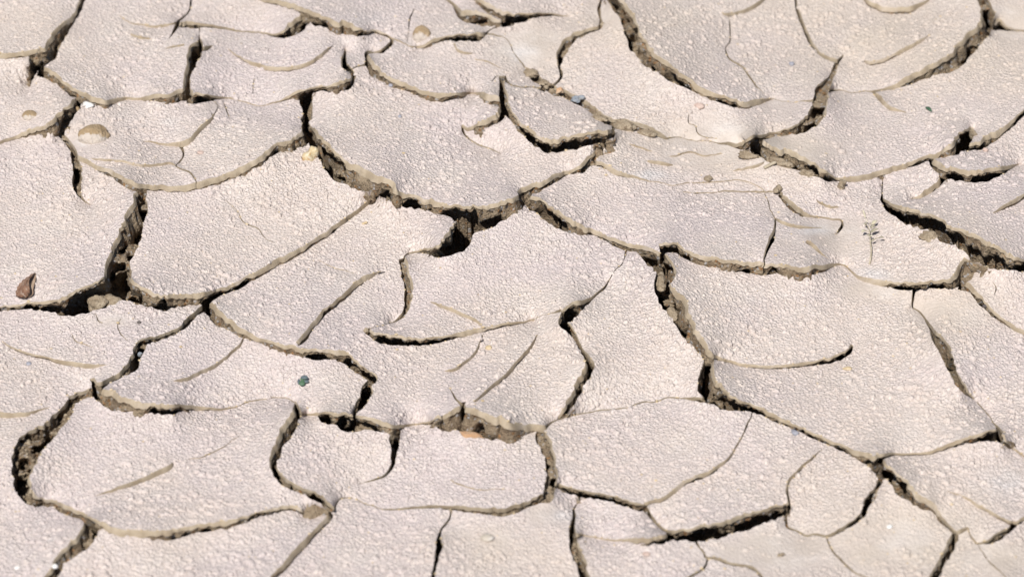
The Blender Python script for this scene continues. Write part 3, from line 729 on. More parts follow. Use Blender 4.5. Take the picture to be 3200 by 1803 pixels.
def edge_skirt(bedges, tri_nrm_loc):
    """broken edge hanging from the plate's outline: smooth crust section, then crumbly underside that recedes"""
    ids = np.unique(bedges)
    loc = {v: i for i, v in enumerate(ids)}
    nO = np.zeros((len(ids), 2))
    A = P3[bedges[:, 0]][:, :2]; B = P3[bedges[:, 1]][:, :2]
    t = B - A
    L = np.maximum(np.linalg.norm(t, axis=1), 1e-9)[:, None]
    nn = np.stack([t[:, 1], -t[:, 0]], -1) / L
    ia = np.array([loc[v] for v in bedges[:, 0]]); ib = np.array([loc[v] for v in bedges[:, 1]])
    np.add.at(nO, ia, nn); np.add.at(nO, ib, nn)
    # soften direction along the outline
    for _ in range(2):
        s = nO.copy(); np.add.at(s, ia, nO[ib] * .5); np.add.at(s, ib, nO[ia] * .5); nO = s
    nO /= np.maximum(np.linalg.norm(nO, axis=1), 1e-9)[:, None]
    p = P3[ids]; w = width[ids] * SCALE; u = under[ids]
    uv = OV[ids]
    hi = high[ids]
    gap = w * 1.1
    nz = 1.5 * noise2(uv[:, 0] / 130, uv[:, 1] / 130) + .8 * noise2(uv[:, 0] / 50, uv[:, 1] / 50) + .6 * noise2(uv[:, 0] / 17, uv[:, 1] / 17)
    t_ = np.where(hi, .0041, .0034) + .0011 * nz
    t_ = np.maximum(t_, .0009)
    t_ *= 1 - .5 * np.clip((u - .55) / .4, 0, 1)                  # lips over hollow cracks are thin
    fill = np.clip(step_[ids] / 3.0, .12, 1) * (.8 - .45 * np.clip(u * 1.4 - .4, 0, 1))
    lip = np.where(hi, np.minimum(.55 * t_, fill * gap), np.minimum(.2 * t_, .12 * gap))
    T2 = .0008 + .0200 * np.clip(1.10 - 1.30 * u, 0, 1)          # crumbly layer still showing under the smooth crust
    uu = .002 + .009 * u
    so = np.clip(.30 * T2 * (1 - 1.3 * u), 0, None)              # the crumbly side leans out where it is not undercut
    so = np.minimum(so, np.where(hi, .5, .15) * gap)
    r = lambda k, s: noise2(uv[:, 0] / s + 17 * k, uv[:, 1] / s + 5 * k)
    g1 = np.minimum(1.0, gap / .008)                              # rubble relief only where there is room for it
    zz = np.zeros(len(ids))
    rings = [(zz, zz),
             (lip * .2, t_ * .06),
             (lip * .62 + .0002 * r(16, 9), t_ * .5 + .0003 * r(15, 14)),
             (lip + .0004 * r(18, 9) * g1, t_ * .97 + .0010 * r(1, 9) * g1),
             (lip - .0004 + .0004 * r(18, 9) * g1, t_ + .00015 + .0010 * r(1, 9) * g1),
             (lip - .0010 + .1 * so + .0016 * r(2, 8) * g1, t_ + .0007 + .0009 * r(12, 7) * g1),
             (lip - .0010 + .35 * so + .0026 * r(3, 8) * g1, t_ + .0008 + T2 * .25),
             (lip - .0010 + .65 * so + .0032 * r(14, 8) * g1, t_ + .0009 + T2 * .5),
             (lip - .0010 + .9 * so + .0034 * r(4, 9) * g1, t_ + .0010 + T2 * .75 + .0008 * r(13, 8)),
             (lip - .0014 + so + .0030 * r(5, 10) * g1, t_ + .0012 + T2 + .0022 * r(6, 9)),
             (lip - uu - .2 * T2 + .0015 * r(7, 9), t_ + .0030 + T2 + .55 * uu + .0016 * r(8, 10)),
             (lip - uu * 1.1 - .0025 + .0020 * r(9, 12), t_ + .016 + T2),
             (lip - uu * 1.2 - .0045, t_ + .06)]
    V = []; n = len(ids)
    for o_, d_ in rings:
        q = p.copy(); q[:, :2] += nO * np.asarray(o_)[:, None]; q[:, 2] -= d_
        V.append(q)
    V = np.vstack(V)
    F = []; MI = []
    for k in range(len(rings) - 1):
        a0 = k * n; a1 = (k + 1) * n
        F.append(np.stack([ib + a0, ia + a0, ia + a1, ib + a1], -1)[:, ::1])
        MI.append(np.full(len(ia), 0 if k < 3 else 1))
    return V, np.vstack(F), np.concatenate(MI)

comp_ids, inv = np.unique(lab, return_inverse=True)
comp_area = np.bincount(inv, AREA)
in_frame = lambda p: (p[:, 0] > 0) & (p[:, 0] < W0) & (p[:, 1] > 0) & (p[:, 1] < H0)
tri_in = in_frame(OV[TRI].mean(1))
comp_vis = np.bincount(inv, AREA * tri_in)
plates = []
out_tri = []; out_edge = []
for ci in np.argsort(-comp_vis):
    if comp_area[ci] < 120: continue
    sel = inv == ci
    tr = TRI[sel]
    es = E[np.tile(sel, 3) & once]
    dom_edge = ((np.abs(OV[es[:, 0], 0] - DOM[0]) < 1) & (np.abs(OV[es[:, 1], 0] - DOM[0]) < 1)) | ((np.abs(OV[es[:, 0], 0] - DOM[2]) < 1) & (np.abs(OV[es[:, 1], 0] - DOM[2]) < 1)) | ((np.abs(OV[es[:, 0], 1] - DOM[1]) < 1) & (np.abs(OV[es[:, 1], 1] - DOM[1]) < 1)) | ((np.abs(OV[es[:, 0], 1] - DOM[3]) < 1) & (np.abs(OV[es[:, 1], 1] - DOM[3]) < 1))
    es = es[~dom_edge]
    if comp_vis[ci] < 150:
        out_tri.append(tr); out_edge.append(es); continue
    ids, loc = np.unique(tr, return_inverse=True)
    loc = loc.reshape(-1, 3)
    cuv = (OV[tr].mean(1) * (AREA[sel] * tri_in[sel])[:, None]).sum(0) / comp_vis[ci]
    org = ground(cuv[0], cuv[1], 0.0)
    plates.append((ci, cuv, comp_vis[ci], tr, es))
def fast_mesh(name, V, F3, F4, mat, parent, attrs):
    """mesh of many triangles and quads straight from arrays"""
    me = bpy.data.meshes.new(name)
    me.vertices.add(len(V)); me.vertices.foreach_set('co', V.astype(np.float32).ravel())
    li = np.concatenate([F3.ravel(), F4.ravel()]).astype(np.int32)
    me.loops.add(len(li)); me.loops.foreach_set('vertex_index', li)
    st = np.concatenate([np.arange(len(F3)) * 3, len(F3) * 3 + np.arange(len(F4)) * 4]).astype(np.int32)
    me.polygons.add(len(st)); me.polygons.foreach_set('loop_start', st)
    me.update(calc_edges=True); me.validate()
    me.polygons.foreach_set('use_smooth', np.ones(len(me.polygons), bool))
    me.materials.append(mat)
    for k, a_ in attrs.items():
        at = me.attributes.new(k, 'FLOAT', 'POINT'); at.data.foreach_set('value', a_.astype(np.float32))
    ob = bpy.data.objects.new(name, me); col.objects.link(ob); ob.parent = parent
    return ob
# the larger rain blisters of the crust: low round domes, packed at random
BL_N = 23000
_ok = in_frame(OV[TRI].mean(1) * [1, 1]) | ((OV[TRI].mean(1)[:, 0] > -60) & (OV[TRI].mean(1)[:, 0] < W0 + 60) & (OV[TRI].mean(1)[:, 1] > -60) & (OV[TRI].mean(1)[:, 1] < H0 + 60))
_w = AREA * _ok
bl_t = rng.choice(len(TRI), BL_N, p=_w / _w.sum())
_a, _b = rng.random(BL_N), rng.random(BL_N)
_f = _a + _b > 1; _a[_f] = 1 - _a[_f]; _b[_f] = 1 - _b[_f]
_T = TRI[bl_t]
def _mix(A):
    A = A if A.ndim == 2 else A[:, None]
    return A[_T[:, 0]] * (1 - _a - _b)[:, None] + A[_T[:, 1]] * _a[:, None] + A[_T[:, 2]] * _b[:, None]
bl_p = _mix(P3); bl_uv = _mix(OV); bl_silt = _mix(silt)[:, 0]; bl_warm = _mix(warm)[:, 0]; bl_salt = _mix(salt)[:, 0]
_n = np.cross(P3[_T[:, 1]] - P3[_T[:, 0]], P3[_T[:, 2]] - P3[_T[:, 0]]); _n /= np.maximum(np.linalg.norm(_n, axis=1), 1e-12)[:, None]
_n[_n[:, 2] < 0] *= -1
_big = np.clip(.5 + .9 * noise2(bl_uv[:, 0] / 140 + 2, bl_uv[:, 1] / 95 + 6), 0, 1)         # coarse and fine fields of blisters
bl_r = (.0010 + .0021 * rng.random(BL_N) ** 2.2 * (.45 + _big)) 
bl_keep = ~block[np.clip(((bl_uv[:, 1] - DOM[1]) / GR).astype(int), 0, gh - 1), np.clip(((bl_uv[:, 0] - DOM[0]) / GR).astype(int), 0, gw - 1)]
bl_keep &= rng.random(BL_N) > bl_silt * .9
bl_keep &= _n[:, 2] > .6
bl_n = _n; bl_comp = inv[bl_t]
SEG = 7
_an = np.arange(SEG) * 2 * math.pi / SEG
_ring = [(1.0, -.12), (.86, .26), (.48, .50)]
def build_blisters(ci, root):
    sel = np.where(bl_keep & (bl_comp == ci))[0]
    if len(sel) < 4: return
    n_ = bl_n[sel]; p_ = bl_p[sel]; r_ = bl_r[sel]
    t1 = np.cross(n_, [0, 1, 0]); t1 /= np.linalg.norm(t1, axis=1)[:, None]; t2 = np.cross(n_, t1)
    asp = rng.uniform(.82, 1.18, len(sel)); flat = rng.uniform(.75, 1.25, len(sel))
    V = []
    for rr, hh in _ring:
        for a_ in _an:
            V.append(p_ + (t1 * (math.cos(a_) * rr * r_ * asp)[:, None]) + t2 * (math.sin(a_) * rr * r_ / asp)[:, None] + n_ * (hh * r_ * flat)[:, None])
    V.append(p_ + n_ * (.56 * r_ * flat)[:, None])
    V = np.stack(V, 1)                                   # (count, 22, 3)
    nv = V.shape[1]; off = (np.arange(len(sel)) * nv)[:, None, None]
    f4 = np.array([[k * SEG + j, k * SEG + (j + 1) % SEG, (k + 1) * SEG + (j + 1) % SEG, (k + 1) * SEG + j] for k in range(2) for j in range(SEG)])
    f3 = np.array([[2 * SEG + j, 2 * SEG + (j + 1) % SEG, 3 * SEG] for j in range(SEG)])
    F4 = (f4[None] + off).reshape(-1, 4); F3 = (f3[None] + off).reshape(-1, 3)
    # outward winding
    v0 = V[0]
    if np.dot(np.cross(v0[f3[0][1]] - v0[f3[0][0]], v0[f3[0][2]] - v0[f3[0][0]]), n_[0]) < 0: F4 = F4[:, ::-1]; F3 = F3[:, ::-1]
    rp = lambda a_: np.repeat(a_[sel], nv)
    ob = fast_mesh('blisters', V.reshape(-1, 3), F3, F4, M_CRUST, root, {'silt': rp(bl_silt), 'warm': rp(bl_warm), 'salt': rp(bl_salt)})
    ob['kind'] = 'stuff'
def build_plate(tr, es, name, org):
    ids, loc = np.unique(tr, return_inverse=True); loc = loc.reshape(-1, 3)
    root = empty(name, (0, 0, 0))
    cr = mesh_obj('crust', P3[ids], loc, M_CRUST, root)
    at = cr.data.attributes.new('silt', 'FLOAT', 'POINT'); at.data.foreach_set('value', silt[ids].astype(np.float32))
    at = cr.data.attributes.new('warm', 'FLOAT', 'POINT'); at.data.foreach_set('value', warm[ids].astype(np.float32))
    at = cr.data.attributes.new('salt', 'FLOAT', 'POINT'); at.data.foreach_set('value', salt[ids].astype(np.float32))
    if len(es):
        V, F, MI = edge_skirt(es, None)
        nr = len(V) // 13                         # points along the outline; rings 0-3 rim, 3-12 side
        mesh_obj('broken_rim', V[:nr * 4], F[MI == 0], M_RIM, root)
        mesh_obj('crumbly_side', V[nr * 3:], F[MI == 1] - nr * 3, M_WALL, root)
    return root
used = set()
for k, (ci, cuv, vis, tr, es) in enumerate(plates):
    root = build_plate(tr, es, 'mud_plate', None)
    build_blisters(ci, root)
    cc_ = OV[tr].mean(1)
    lb = None
    for li, (u, v, t) in enumerate(LABELS):
        if li not in used and math.hypot(cuv[0] - u, cuv[1] - v) < 14: lb = t; used.add(li); break
    if lb is None:
        lb = 'small loose plate of cracked pale mud'
    tag(root, lb, 'mud plate', 'cracked plates of the mud flat')
if out_tri:
    tr = np.vstack(out_tri); es = np.vstack(out_edge)
    ids, loc = np.unique(tr, return_inverse=True); loc = loc.reshape(-1, 3)
    V, F, MI = edge_skirt(es, None)
    n0 = len(ids)
    ob = mesh_obj('outlying_mud_plates', np.vstack([P3[ids], V]), [tuple(f) for f in loc] + [tuple(f + n0) for f in F], [M_CRUST, M_RIM, M_WALL], None,
                  np.concatenate([np.zeros(len(loc), int), MI + 1]))
    ob['kind'] = 'stuff'; ob['label'] = 'cracked mud plates running on beyond the view'; ob['category'] = 'mud'

# ------------------------------------------------------------------ setting: soil under the cracks and the flat beyond
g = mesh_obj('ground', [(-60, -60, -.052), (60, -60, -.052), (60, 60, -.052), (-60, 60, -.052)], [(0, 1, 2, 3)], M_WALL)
def crack_floor():
    d = floor_d.copy()
    msk = ~np.isnan(d)
    fill = np.where(msk, d, 0.0); wgt = msk.astype(float)
    for _ in range(3):                                   # soften steps of depth where cracks meet
        a_ = fill.copy(); b_ = wgt.copy()
        for dy, dx in ((0, 1), (1, 0), (0, -1), (-1, 0)):
            a_ += np.roll(fill, (dy, dx), (0, 1)); b_ += np.roll(wgt, (dy, dx), (0, 1))
        fill = a_ / np.maximum(b_, 1e-9) * (b_ > 0); wgt = (b_ > 0).astype(float)
    cells = np.argwhere(msk)
    vid = {}; V = []; F = []
    def vert(iy, ix):
        k = (iy, ix)
        if k not in vid:
            vid[k] = len(V); V.append(k)
        return vid[k]
    for iy, ix in cells:
        F.append((vert(iy, ix), vert(iy, ix + 1), vert(iy + 1, ix + 1), vert(iy + 1, ix))[::-1])
    V = np.array(V)
    u = DOM[0] + V[:, 1] * GR; v = DOM[1] + V[:, 0] * GR
    dd = fill[V[:, 0], V[:, 1]]
    lump = np.maximum(0, noise2(u / 17, v / 12)) ** .6 * 6 + noise2(u / 7, v / 5) * 2.2 + noise2(u / 45, v / 33) * 5
    hole = np.clip((noise2(u / 38 + 5, v / 27) - .12) / .25, 0, 1) * 18      # gaps between the crumbs
    zf = -(dd * (1 + .35 * noise2(u / 70 + 9, v / 50)) - lump + hole) * .001
    # measured from the lower lip beside each stretch of crack
    c_ = 36.0; nx_ = int((DOM[2] - DOM[0]) / c_) + 2; ny_ = int((DOM[3] - DOM[1]) / c_) + 2
    lo_ = np.full((ny_, nx_), np.inf); sel_ = np.where(hit & onb & (width > 12))[0]
    np.minimum.at(lo_, (((OV[sel_, 1] - DOM[1]) / c_).astype(int), ((OV[sel_, 0] - DOM[0]) / c_).astype(int)), z[sel_])
    for _ in range(2):
        nb_ = np.stack([np.roll(lo_, (dy, dx), (0, 1)) for dy in (-1, 0, 1) for dx in (-1, 0, 1)])
        ok_ = np.isfinite(nb_)
        mean_ = np.where(ok_, nb_, 0).sum(0) / np.maximum(ok_.sum(0), 1)
        lo_ = np.where(ok_.any(0), np.minimum(mean_, np.where(np.isfinite(lo_), lo_ + .003, mean_)), np.inf)
    fx_ = np.clip((u - DOM[0]) / c_ - .5, 0, nx_ - 2); fy_ = np.clip((v - DOM[1]) / c_ - .5, 0, ny_ - 2)
    ix_ = fx_.astype(int); iy_ = fy_.astype(int); fx_ -= ix_; fy_ -= iy_
    g_ = np.where(np.isfinite(lo_), lo_, 0.0)
    ref = (g_[iy_, ix_] * (1 - fx_) + g_[iy_, ix_ + 1] * fx_) * (1 - fy_) + (g_[iy_ + 1, ix_] * (1 - fx_) + g_[iy_ + 1, ix_ + 1] * fx_) * fy_
    zf = np.clip(zf, -.05, -.0065) + ref
    zf = np.maximum(zf, -.0515)
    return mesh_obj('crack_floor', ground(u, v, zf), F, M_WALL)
cf = crack_floor()
cf['kind'] = 'structure'; cf['label'] = 'crumbled brown soil at the bottom of the cracks'; cf['category'] = 'ground'
g['kind'] = 'structure'; g['label'] = 'dark damp soil deep under the cracks'; g['category'] = 'ground'

# ------------------------------------------------------------------ the flat beyond
def flat_material():
    m, n, l, b = new_mat('far_cracked_mud', .9)
    co = n.new('ShaderNodeTexCoord').outputs['Object']
    v = tex_vor(n, l, co, 6.5, 'DISTANCE_TO_EDGE'); v.voronoi_dimensions = '2D'
    a = tex_noise(n, l, co, 8, 4)
    c = mixrgb(n, l, a.outputs[0], (.50, .43, .41, 1), (.56, .48, .43, 1))
    e = maprange(n, l, v.outputs['Distance'], .02, .05)
    c = mixrgb(n, l, e, (.16, .12, .085, 1), c)
    l.new(c, b.inputs['Base Color'])
    l.new(bump(n, l, e, .02), b.inputs['Normal'])
    return m
q = ground(np.array([DOM[0], DOM[2], DOM[2], DOM[0]]), np.array([DOM[3], DOM[3], DOM[1], DOM[1]]), np.full(4, -.001))
fl = mesh_obj('mud_flat', list(q) + [(-60, -60, -.001), (60, -60, -.001), (60, 60, -.001), (-60, 60, -.001)],
              [(0, 4, 5, 1), (1, 5, 6, 2), (2, 6, 7, 3), (3, 7, 4, 0)], flat_material(), smooth=False)
fl['kind'] = 'structure'; fl['label'] = 'cracked mud flat stretching away on all sides'; fl['category'] = 'ground'

# ------------------------------------------------------------------ stones, clods and plant scraps
def spot_material(name, ca, cb, cc_=None, scale=120., bumpd=.0008, rough=.85, split=None):
    """two-tone mineral; split=(direction, threshold) leaves a dusty coat on one flank of the stone itself"""
    m, n, l, b = new_mat(name, rough)
    co = n.new('ShaderNodeTexCoord').outputs['Object']
    a = tex_noise(n, l, co, scale, 4, .6)
    c = mixrgb(n, l, maprange(n, l, a.outputs[0], .38, .62), (*ca, 1), (*cb, 1))
    if cc_:
        if split:
            d = n.new('ShaderNodeVectorMath'); d.operation = 'DOT_PRODUCT'; l.new(co, d.inputs[0]); d.inputs[1].default_value = split[0]
            w_ = math_(n, l, 'ADD', math_(n, l, 'MULTIPLY', d.outputs['Value'], 130.0), math_(n, l, 'MULTIPLY', tex_noise(n, l, co, 260, 4).outputs[0], 1.4))
            f = maprange(n, l, w_, split[1], split[1] + .25)
        else:
            f = maprange(n, l, tex_noise(n, l, co, scale * 1.7, 4).outputs[0], .56, .64)
        c = mixrgb(n, l, f, c, (*cc_, 1))
    l.new(c, b.inputs['Base Color'])
    l.new(bump(n, l, tex_noise(n, l, co, scale * 5, 4).outputs[0], bumpd), b.inputs['Normal'])
    return m
def lump_mesh(rx, ry, rz, seed, rough=.22, sub=3, flat=False):
    bm = bmesh.new(); bmesh.ops.create_icosphere(bm, subdivisions=sub, radius=1)
    r = random.Random(seed); ph = [(r.uniform(-1, 1), r.uniform(-1, 1), r.uniform(-1, 1), r.uniform(0, 6.3)) for _ in range(14)]
    V = []
    for v in bm.verts:
        k = 0
        for i, p in enumerate(ph):
            fr = 2.0 + i * .55
            k += math.sin(fr * (p[0] * v.co.x + p[1] * v.co.y + p[2] * v.co.z) * 1.4 + p[3]) / (1 + i * .35)
        s_ = 1 + rough * k * .45
        V.append((v.co.x * rx * s_, v.co.y * ry * s_, v.co.z * rz * s_))
    F = [[v.index for v in f.verts] for f in bm.faces]
    bm.free()
    return V, F
def lump(name, label, cat, u, v, px, mat, zc=None, rot=0., seed=1, rough=.22, sub=3, sink=.25, group=None, tilt=0.):
    """px = half sizes (across, deep, high) in photograph pixels at the stone"""
    rx, ry, rz = [k * SCALE for k in px]
    zz_ = surf(u, v) + (rz * (1 - 2 * sink) if zc is None else zc * .001)
    V, F = lump_mesh(rx, ry, rz, seed, rough, sub)
    ob = mesh_obj(name, V, F, mat)
    ob.location = ground(u, v, zz_)
    ob.rotation_euler = (tilt, 0, rot)
    return tag(ob, label, cat, group)
CRUSTY = spot_material('dust_coated_stone', (.30, .215, .125), (.36, .265, .165), (.50, .435, .375), 90, .0018, .9, ((-.25, -.8, -.35), .95))
AMBER = spot_material('amber_quartz', (.50, .40, .24), (.62, .55, .42), (.42, .22, .07), 160, .0005, .45)
CLOD = spot_material('soil_clod', (.27, .21, .145), (.38, .31, .225), (.20, .15, .10), 140, .0022, .95)
PALE = spot_material('pale_mineral', (.62, .60, .56), (.74, .72, .70), None, 200, .0006, .6)
BLUE = spot_material('blue_grey_stone', (.25, .25, .285), (.33, .33, .365), None, 220, .0006, .7)
BLUEM = spot_material('bluish_mineral', (.20, .225, .26), (.32, .34, .36), (.20, .18, .16), 260, .0008, .5)
PINK = spot_material('pinkish_stone', (.46, .34, .29), (.54, .42, .36), None, 200, .0006, .8)
TAN = spot_material('tan_stone', (.48, .37, .22), (.58, .47, .32), None, 200, .0006, .7)
DARK = spot_material('dark_stone', (.07, .06, .06), (.14, .12, .11), None, 260, .0006, .8)
ORANGE = spot_material('orange_clay', (.50, .30, .17), (.46, .35, .25), None, 70, .001, .9)
GREYST = spot_material('grey_pebble', (.40, .35, .29), (.48, .43, .37), (.60, .56, .52), 150, .0006, .8)

lump('half_buried_stone', 'large brown stone with white dusty flank half buried at the left', 'stone', 290, 428, (54, 46, 34), CRUSTY, seed=3, rough=.13, sub=4, sink=.5, rot=.2)
lump('half_buried_stone', 'round brown stone with cream lower half near the top edge', 'stone', 1318, 112, (32, 34, 30), CRUSTY, seed=5, rough=.11, sub=4, sink=.45)
lump('half_buried_stone', 'low brown stone cap barely showing through the crust at far left', 'stone', 93, 362, (27, 26, 13), CRUSTY, seed=8, rough=.10, sink=.42)
lump('amber_stone', 'amber and white quartz stone wedged in the crack junction', 'stone', 974, 494, (24, 20, 36), AMBER, zc=-1, seed=12, rough=.30, sub=3, rot=.5)
lump('soil_clod', 'grey brown soil clod lying in the black crack below the left plate', 'clod', 304, 946, (34, 30, 24), CLOD, zc=-7, seed=21, rough=.25, sub=4)
lump('soil_clod', 'flat soil clod beside the grey one in the left crack', 'clod', 352, 944, (26, 26, 18), CLOD, zc=-8, seed=22, rough=.3, sub=4)
lump('pebble', 'small brown pebble in the crack above the half buried stone', 'pebble', 243, 347, (9, 10, 16), CRUSTY, zc=-2, seed=23, rough=.12)
lump('mineral_crumb', 'white mineral clump on the crack edge above the half buried stone', 'mineral', 270, 330, (16, 14, 9), PALE, zc=1, seed=24, rough=.5)
lump('pebble', 'bluish pebble caught in the crack left of the green sprout', 'pebble', 437, 1108, (7, 7, 9), BLUEM, zc=-3, seed=25)
lump('mineral_crumb', 'white crystal lodged under the curled rim at lower left', 'mineral', 382, 1274, (11, 9, 9), PALE, zc=-5, seed=26, rough=.4)
lump('clay_flake', 'orange stained clay lying under the lifted flap at lower middle', 'clay flake', 1452, 1370, (54, 34, 8), ORANGE, zc=-6, seed=27, rough=.18, sub=4, rot=-.15)
lump('soil_clod', 'rounded brown clod tucked beside the lifted flap', 'clod', 1400, 1322, (34, 22, 14), CLOD, zc=-4, seed=28, rough=.3, sub=4)
lump('soil_clod', 'rough dark brown clod hanging in the wide crack right of centre', 'clod', 2076, 795, (32, 24, 34), CLOD, zc=-6, seed=29, rough=.42, sub=4)
lump('soil_clod', 'long grey soil lump on the left side of the wide crack right of centre', 'clod', 2062, 880, (20, 44, 14), CLOD, zc=-9, seed=91, rough=.3, sub=4)
lump('soil_clod', 'lower grey soil lump in the wide crack right of centre', 'clod', 2098, 985, (22, 36, 14), CLOD, zc=-9, seed=92, rough=.3, sub=4)
lump('soil_clod', 'speckled clod standing at the end of a short crack upper right', 'clod', 2630, 580, (13, 16, 17), CLOD, seed=30, rough=.4, sink=.2)
lump('soil_clod', 'small clod with dark base near the twig', 'clod', 2430, 592, (12, 12, 12), CLOD, seed=31, rough=.4, sink=.2)
lump('soil_clod', 'little tan clod on the smooth crust left of the twig', 'clod', 2214, 558, (13, 12, 9), CLOD, seed=32, rough=.35, sink=.2)
lump('mud_flake', 'upright brown mud flake in the black crack near the right edge', 'mud flake', 3041, 422, (15, 8, 22), CLOD, zc=0, seed=33, rough=.22, rot=-.7)
lump('pebble', 'pinkish pebble beside the black crack near the right edge', 'pebble', 3080, 470, (9, 9, 8), PINK, seed=34)
lump('pebble', 'pinkish flat pebble at the end of a short crack upper right', 'pebble', 2186, 332, (17, 14, 8), PINK, seed=35, sink=.35)
lump('pebble', 'blue grey pebble on the big upper right plate', 'pebble', 2474, 201, (9, 9, 7), BLUE, seed=36)
lump('stone_chip', 'angular blue grey chip on the plate at lower right', 'stone chip', 2484, 1351, (13, 11, 7), BLUE, seed=37, rough=.4, sub=2)
lump('pebble', 'tiny grey pebble on the upper left part of the central plate', 'pebble', 1249, 365, (6, 6, 5), BLUE, seed=38)
lump('pebble', 'lilac grey pebble at the far left corner of the central plate', 'pebble', 1221, 268, (7, 7, 6), BLUE, seed=39)
lump('pebble', 'flat lilac pebble on the plate at the left edge', 'pebble', 90, 1136, (8, 7, 4), BLUE, seed=40)
lump('pebble', 'small black pebble below the wide left crack', 'pebble', 435, 1007, (6, 6, 5), DARK, seed=41)
lump('pebble', 'dark grey pebble on the tan crack rim at the right edge', 'pebble', 3077, 957, (8, 7, 7), DARK, seed=42)
lump('pebble', 'tan pebble just below the long shaded crescent crack', 'pebble', 1527, 1086, (10, 10, 6), TAN, seed=43)
lump('shell_fragment', 'thin tan fragment below the crescent crack on the big right plate', 'fragment', 2648, 1152, (12, 6, 5), TAN, seed=44, rough=.3)
lump('pebble', 'flat rusty pebble right of the half buried stone', 'pebble', 626, 477, (11, 9, 4), PINK, seed=45)
lump('pebble', 'smooth grey pebble sunk in a pale ring near the bottom edge', 'pebble', 1523, 1680, (19, 17, 10), GREYST, seed=46, rough=.08, sink=.38)
lump('pebble', 'flat pinkish pebble near the bottom edge right of centre', 'pebble', 2020, 1731, (10, 9, 4), PINK, seed=47)
lump('pebble', 'whitish pebble on the tan plate at lower right', 'pebble', 2780, 1645, (9, 8, 5), PALE, seed=48)
lump('mineral_crumb', 'white fleck in the bottom left corner', 'mineral', 54, 1773, (9, 6, 4), PALE, seed=49)
lump('mineral_crumb', 'white fleck on the crack rim near the bottom left corner', 'mineral', 172, 1769, (8, 7, 6), PALE, seed=50)
lump('mineral_crumb', 'blue grey mineral clump in the stony crack at top middle', 'mineral', 1806, 308, (20, 14, 9), BLUEM, zc=2, seed=51, rough=.5, sub=4)
lump('soil_clod', 'rusty crumb in the stony crack at top middle', 'clod', 1750, 285, (13, 10, 9), ORANGE, zc=1, seed=52, rough=.5)
lump('soil_clod', 'dark clod on the tan plate at the bottom right', 'clod', 2442, 1732, (12, 7, 5), CLOD, seed=53, rough=.45)

for k, (u_, v_, a_, b_, c_) in enumerate(((1662, 232, 24, 14, 13), (1705, 262, 22, 13, 12), (1872, 372, 34, 16, 13), (1945, 392, 32, 16, 15), (2018, 415, 30, 15, 12))):
    lump('soil_ledge', ('first', 'second', 'third', 'fourth', 'fifth')[k] + ' crumbled brown ledge from the left in the stony crack, top middle', 'soil ledge',
         u_, v_, (a_, b_, c_), CLOD, zc=1.5, rot=-.45, seed=70 + k, rough=.42, sub=4, group='crumbled ledge pieces in the stony crack')
for k, (u_, v_, a_, b_, c_, lb_) in enumerate(((2345, 492, 38, 14, 14, 'dark broken ledge under the rough rim at upper right, nearest the pale silt'), (2440, 512, 36, 16, 16, 'thick broken ledge in the middle of the rough rim at upper right'),
                                               (2530, 545, 30, 14, 12, 'small broken ledge at the lower end of the rough rim at upper right'), (2905, 742, 28, 18, 14, 'brown lump on the plate edge right of the dried sprig'))):
    lump('soil_ledge', lb_, 'soil ledge', u_, v_, (a_, b_, c_), CLOD, zc=0, rot=-.4, seed=80 + k, rough=.45, sub=4)
def tube(pts, radii, seg=7):
    V = []; F = []
    pts = [Vector(p) for p in pts]
    for i, p in enumerate(pts):
        t = (pts[min(i + 1, len(pts) - 1)] - pts[max(i - 1, 0)]).normalized()
        a_ = t.orthogonal().normalized() if i == 0 else (a_ - t * a_.dot(t)).normalized()
        b_ = t.cross(a_)
        for k in range(seg):
            an = 2 * math.pi * k / seg
            V.append(p + (a_ * math.cos(an) + b_ * math.sin(an)) * radii[i])
    for i in range(len(pts) - 1):
        for k in range(seg):
            F.append((i * seg + k, i * seg + (k + 1) % seg, (i + 1) * seg + (k + 1) % seg, (i + 1) * seg + k))
    F.append(tuple(range(seg))[::-1]); F.append(tuple((len(pts) - 1) * seg + k for k in range(seg)))
    return V, F
def blade(p, q, width, up, thick=.0003, fold=.25, n=7):
    """leaf blade with thickness and a keel from p to q"""
    p, q = Vector(p), Vector(q); d = (q - p); sidev = d.cross(Vector((0, 0, 1))).normalized(); nz_ = sidev.cross(d).normalized()
    V = []; F = []
    for lay in (1, -1):
        for i in range(n + 1):
            t = i / n; wv = width * math.sin(math.pi * min(1, .06 + t * .94)) ** .8 * (1 - .25 * t)
            c = p + d * t + nz_ * (up * math.sin(math.pi * t))
            for s_ in (-1, 0, 1):
                V.append(c + sidev * s_ * wv + nz_ * (abs(s_) * fold * wv + lay * thick))
    m = 3 * (n + 1)
    for i in range(n):
        for k in range(2):
            a_ = i * 3 + k
            F.append((a_, a_ + 1, a_ + 4, a_ + 3)); F.append((m + a_ + 3, m + a_ + 4, m + a_ + 1, m + a_))
        for k in (0, 2):
            a_ = i * 3 + k
            F.append((a_, a_ + 3, m + a_ + 3, m + a_) if k == 0 else (a_ + 3, a_, m + a_, m + a_ + 3))
    return V, F
def local(V, org): return [Vector(v) - Vector(org) for v in V]

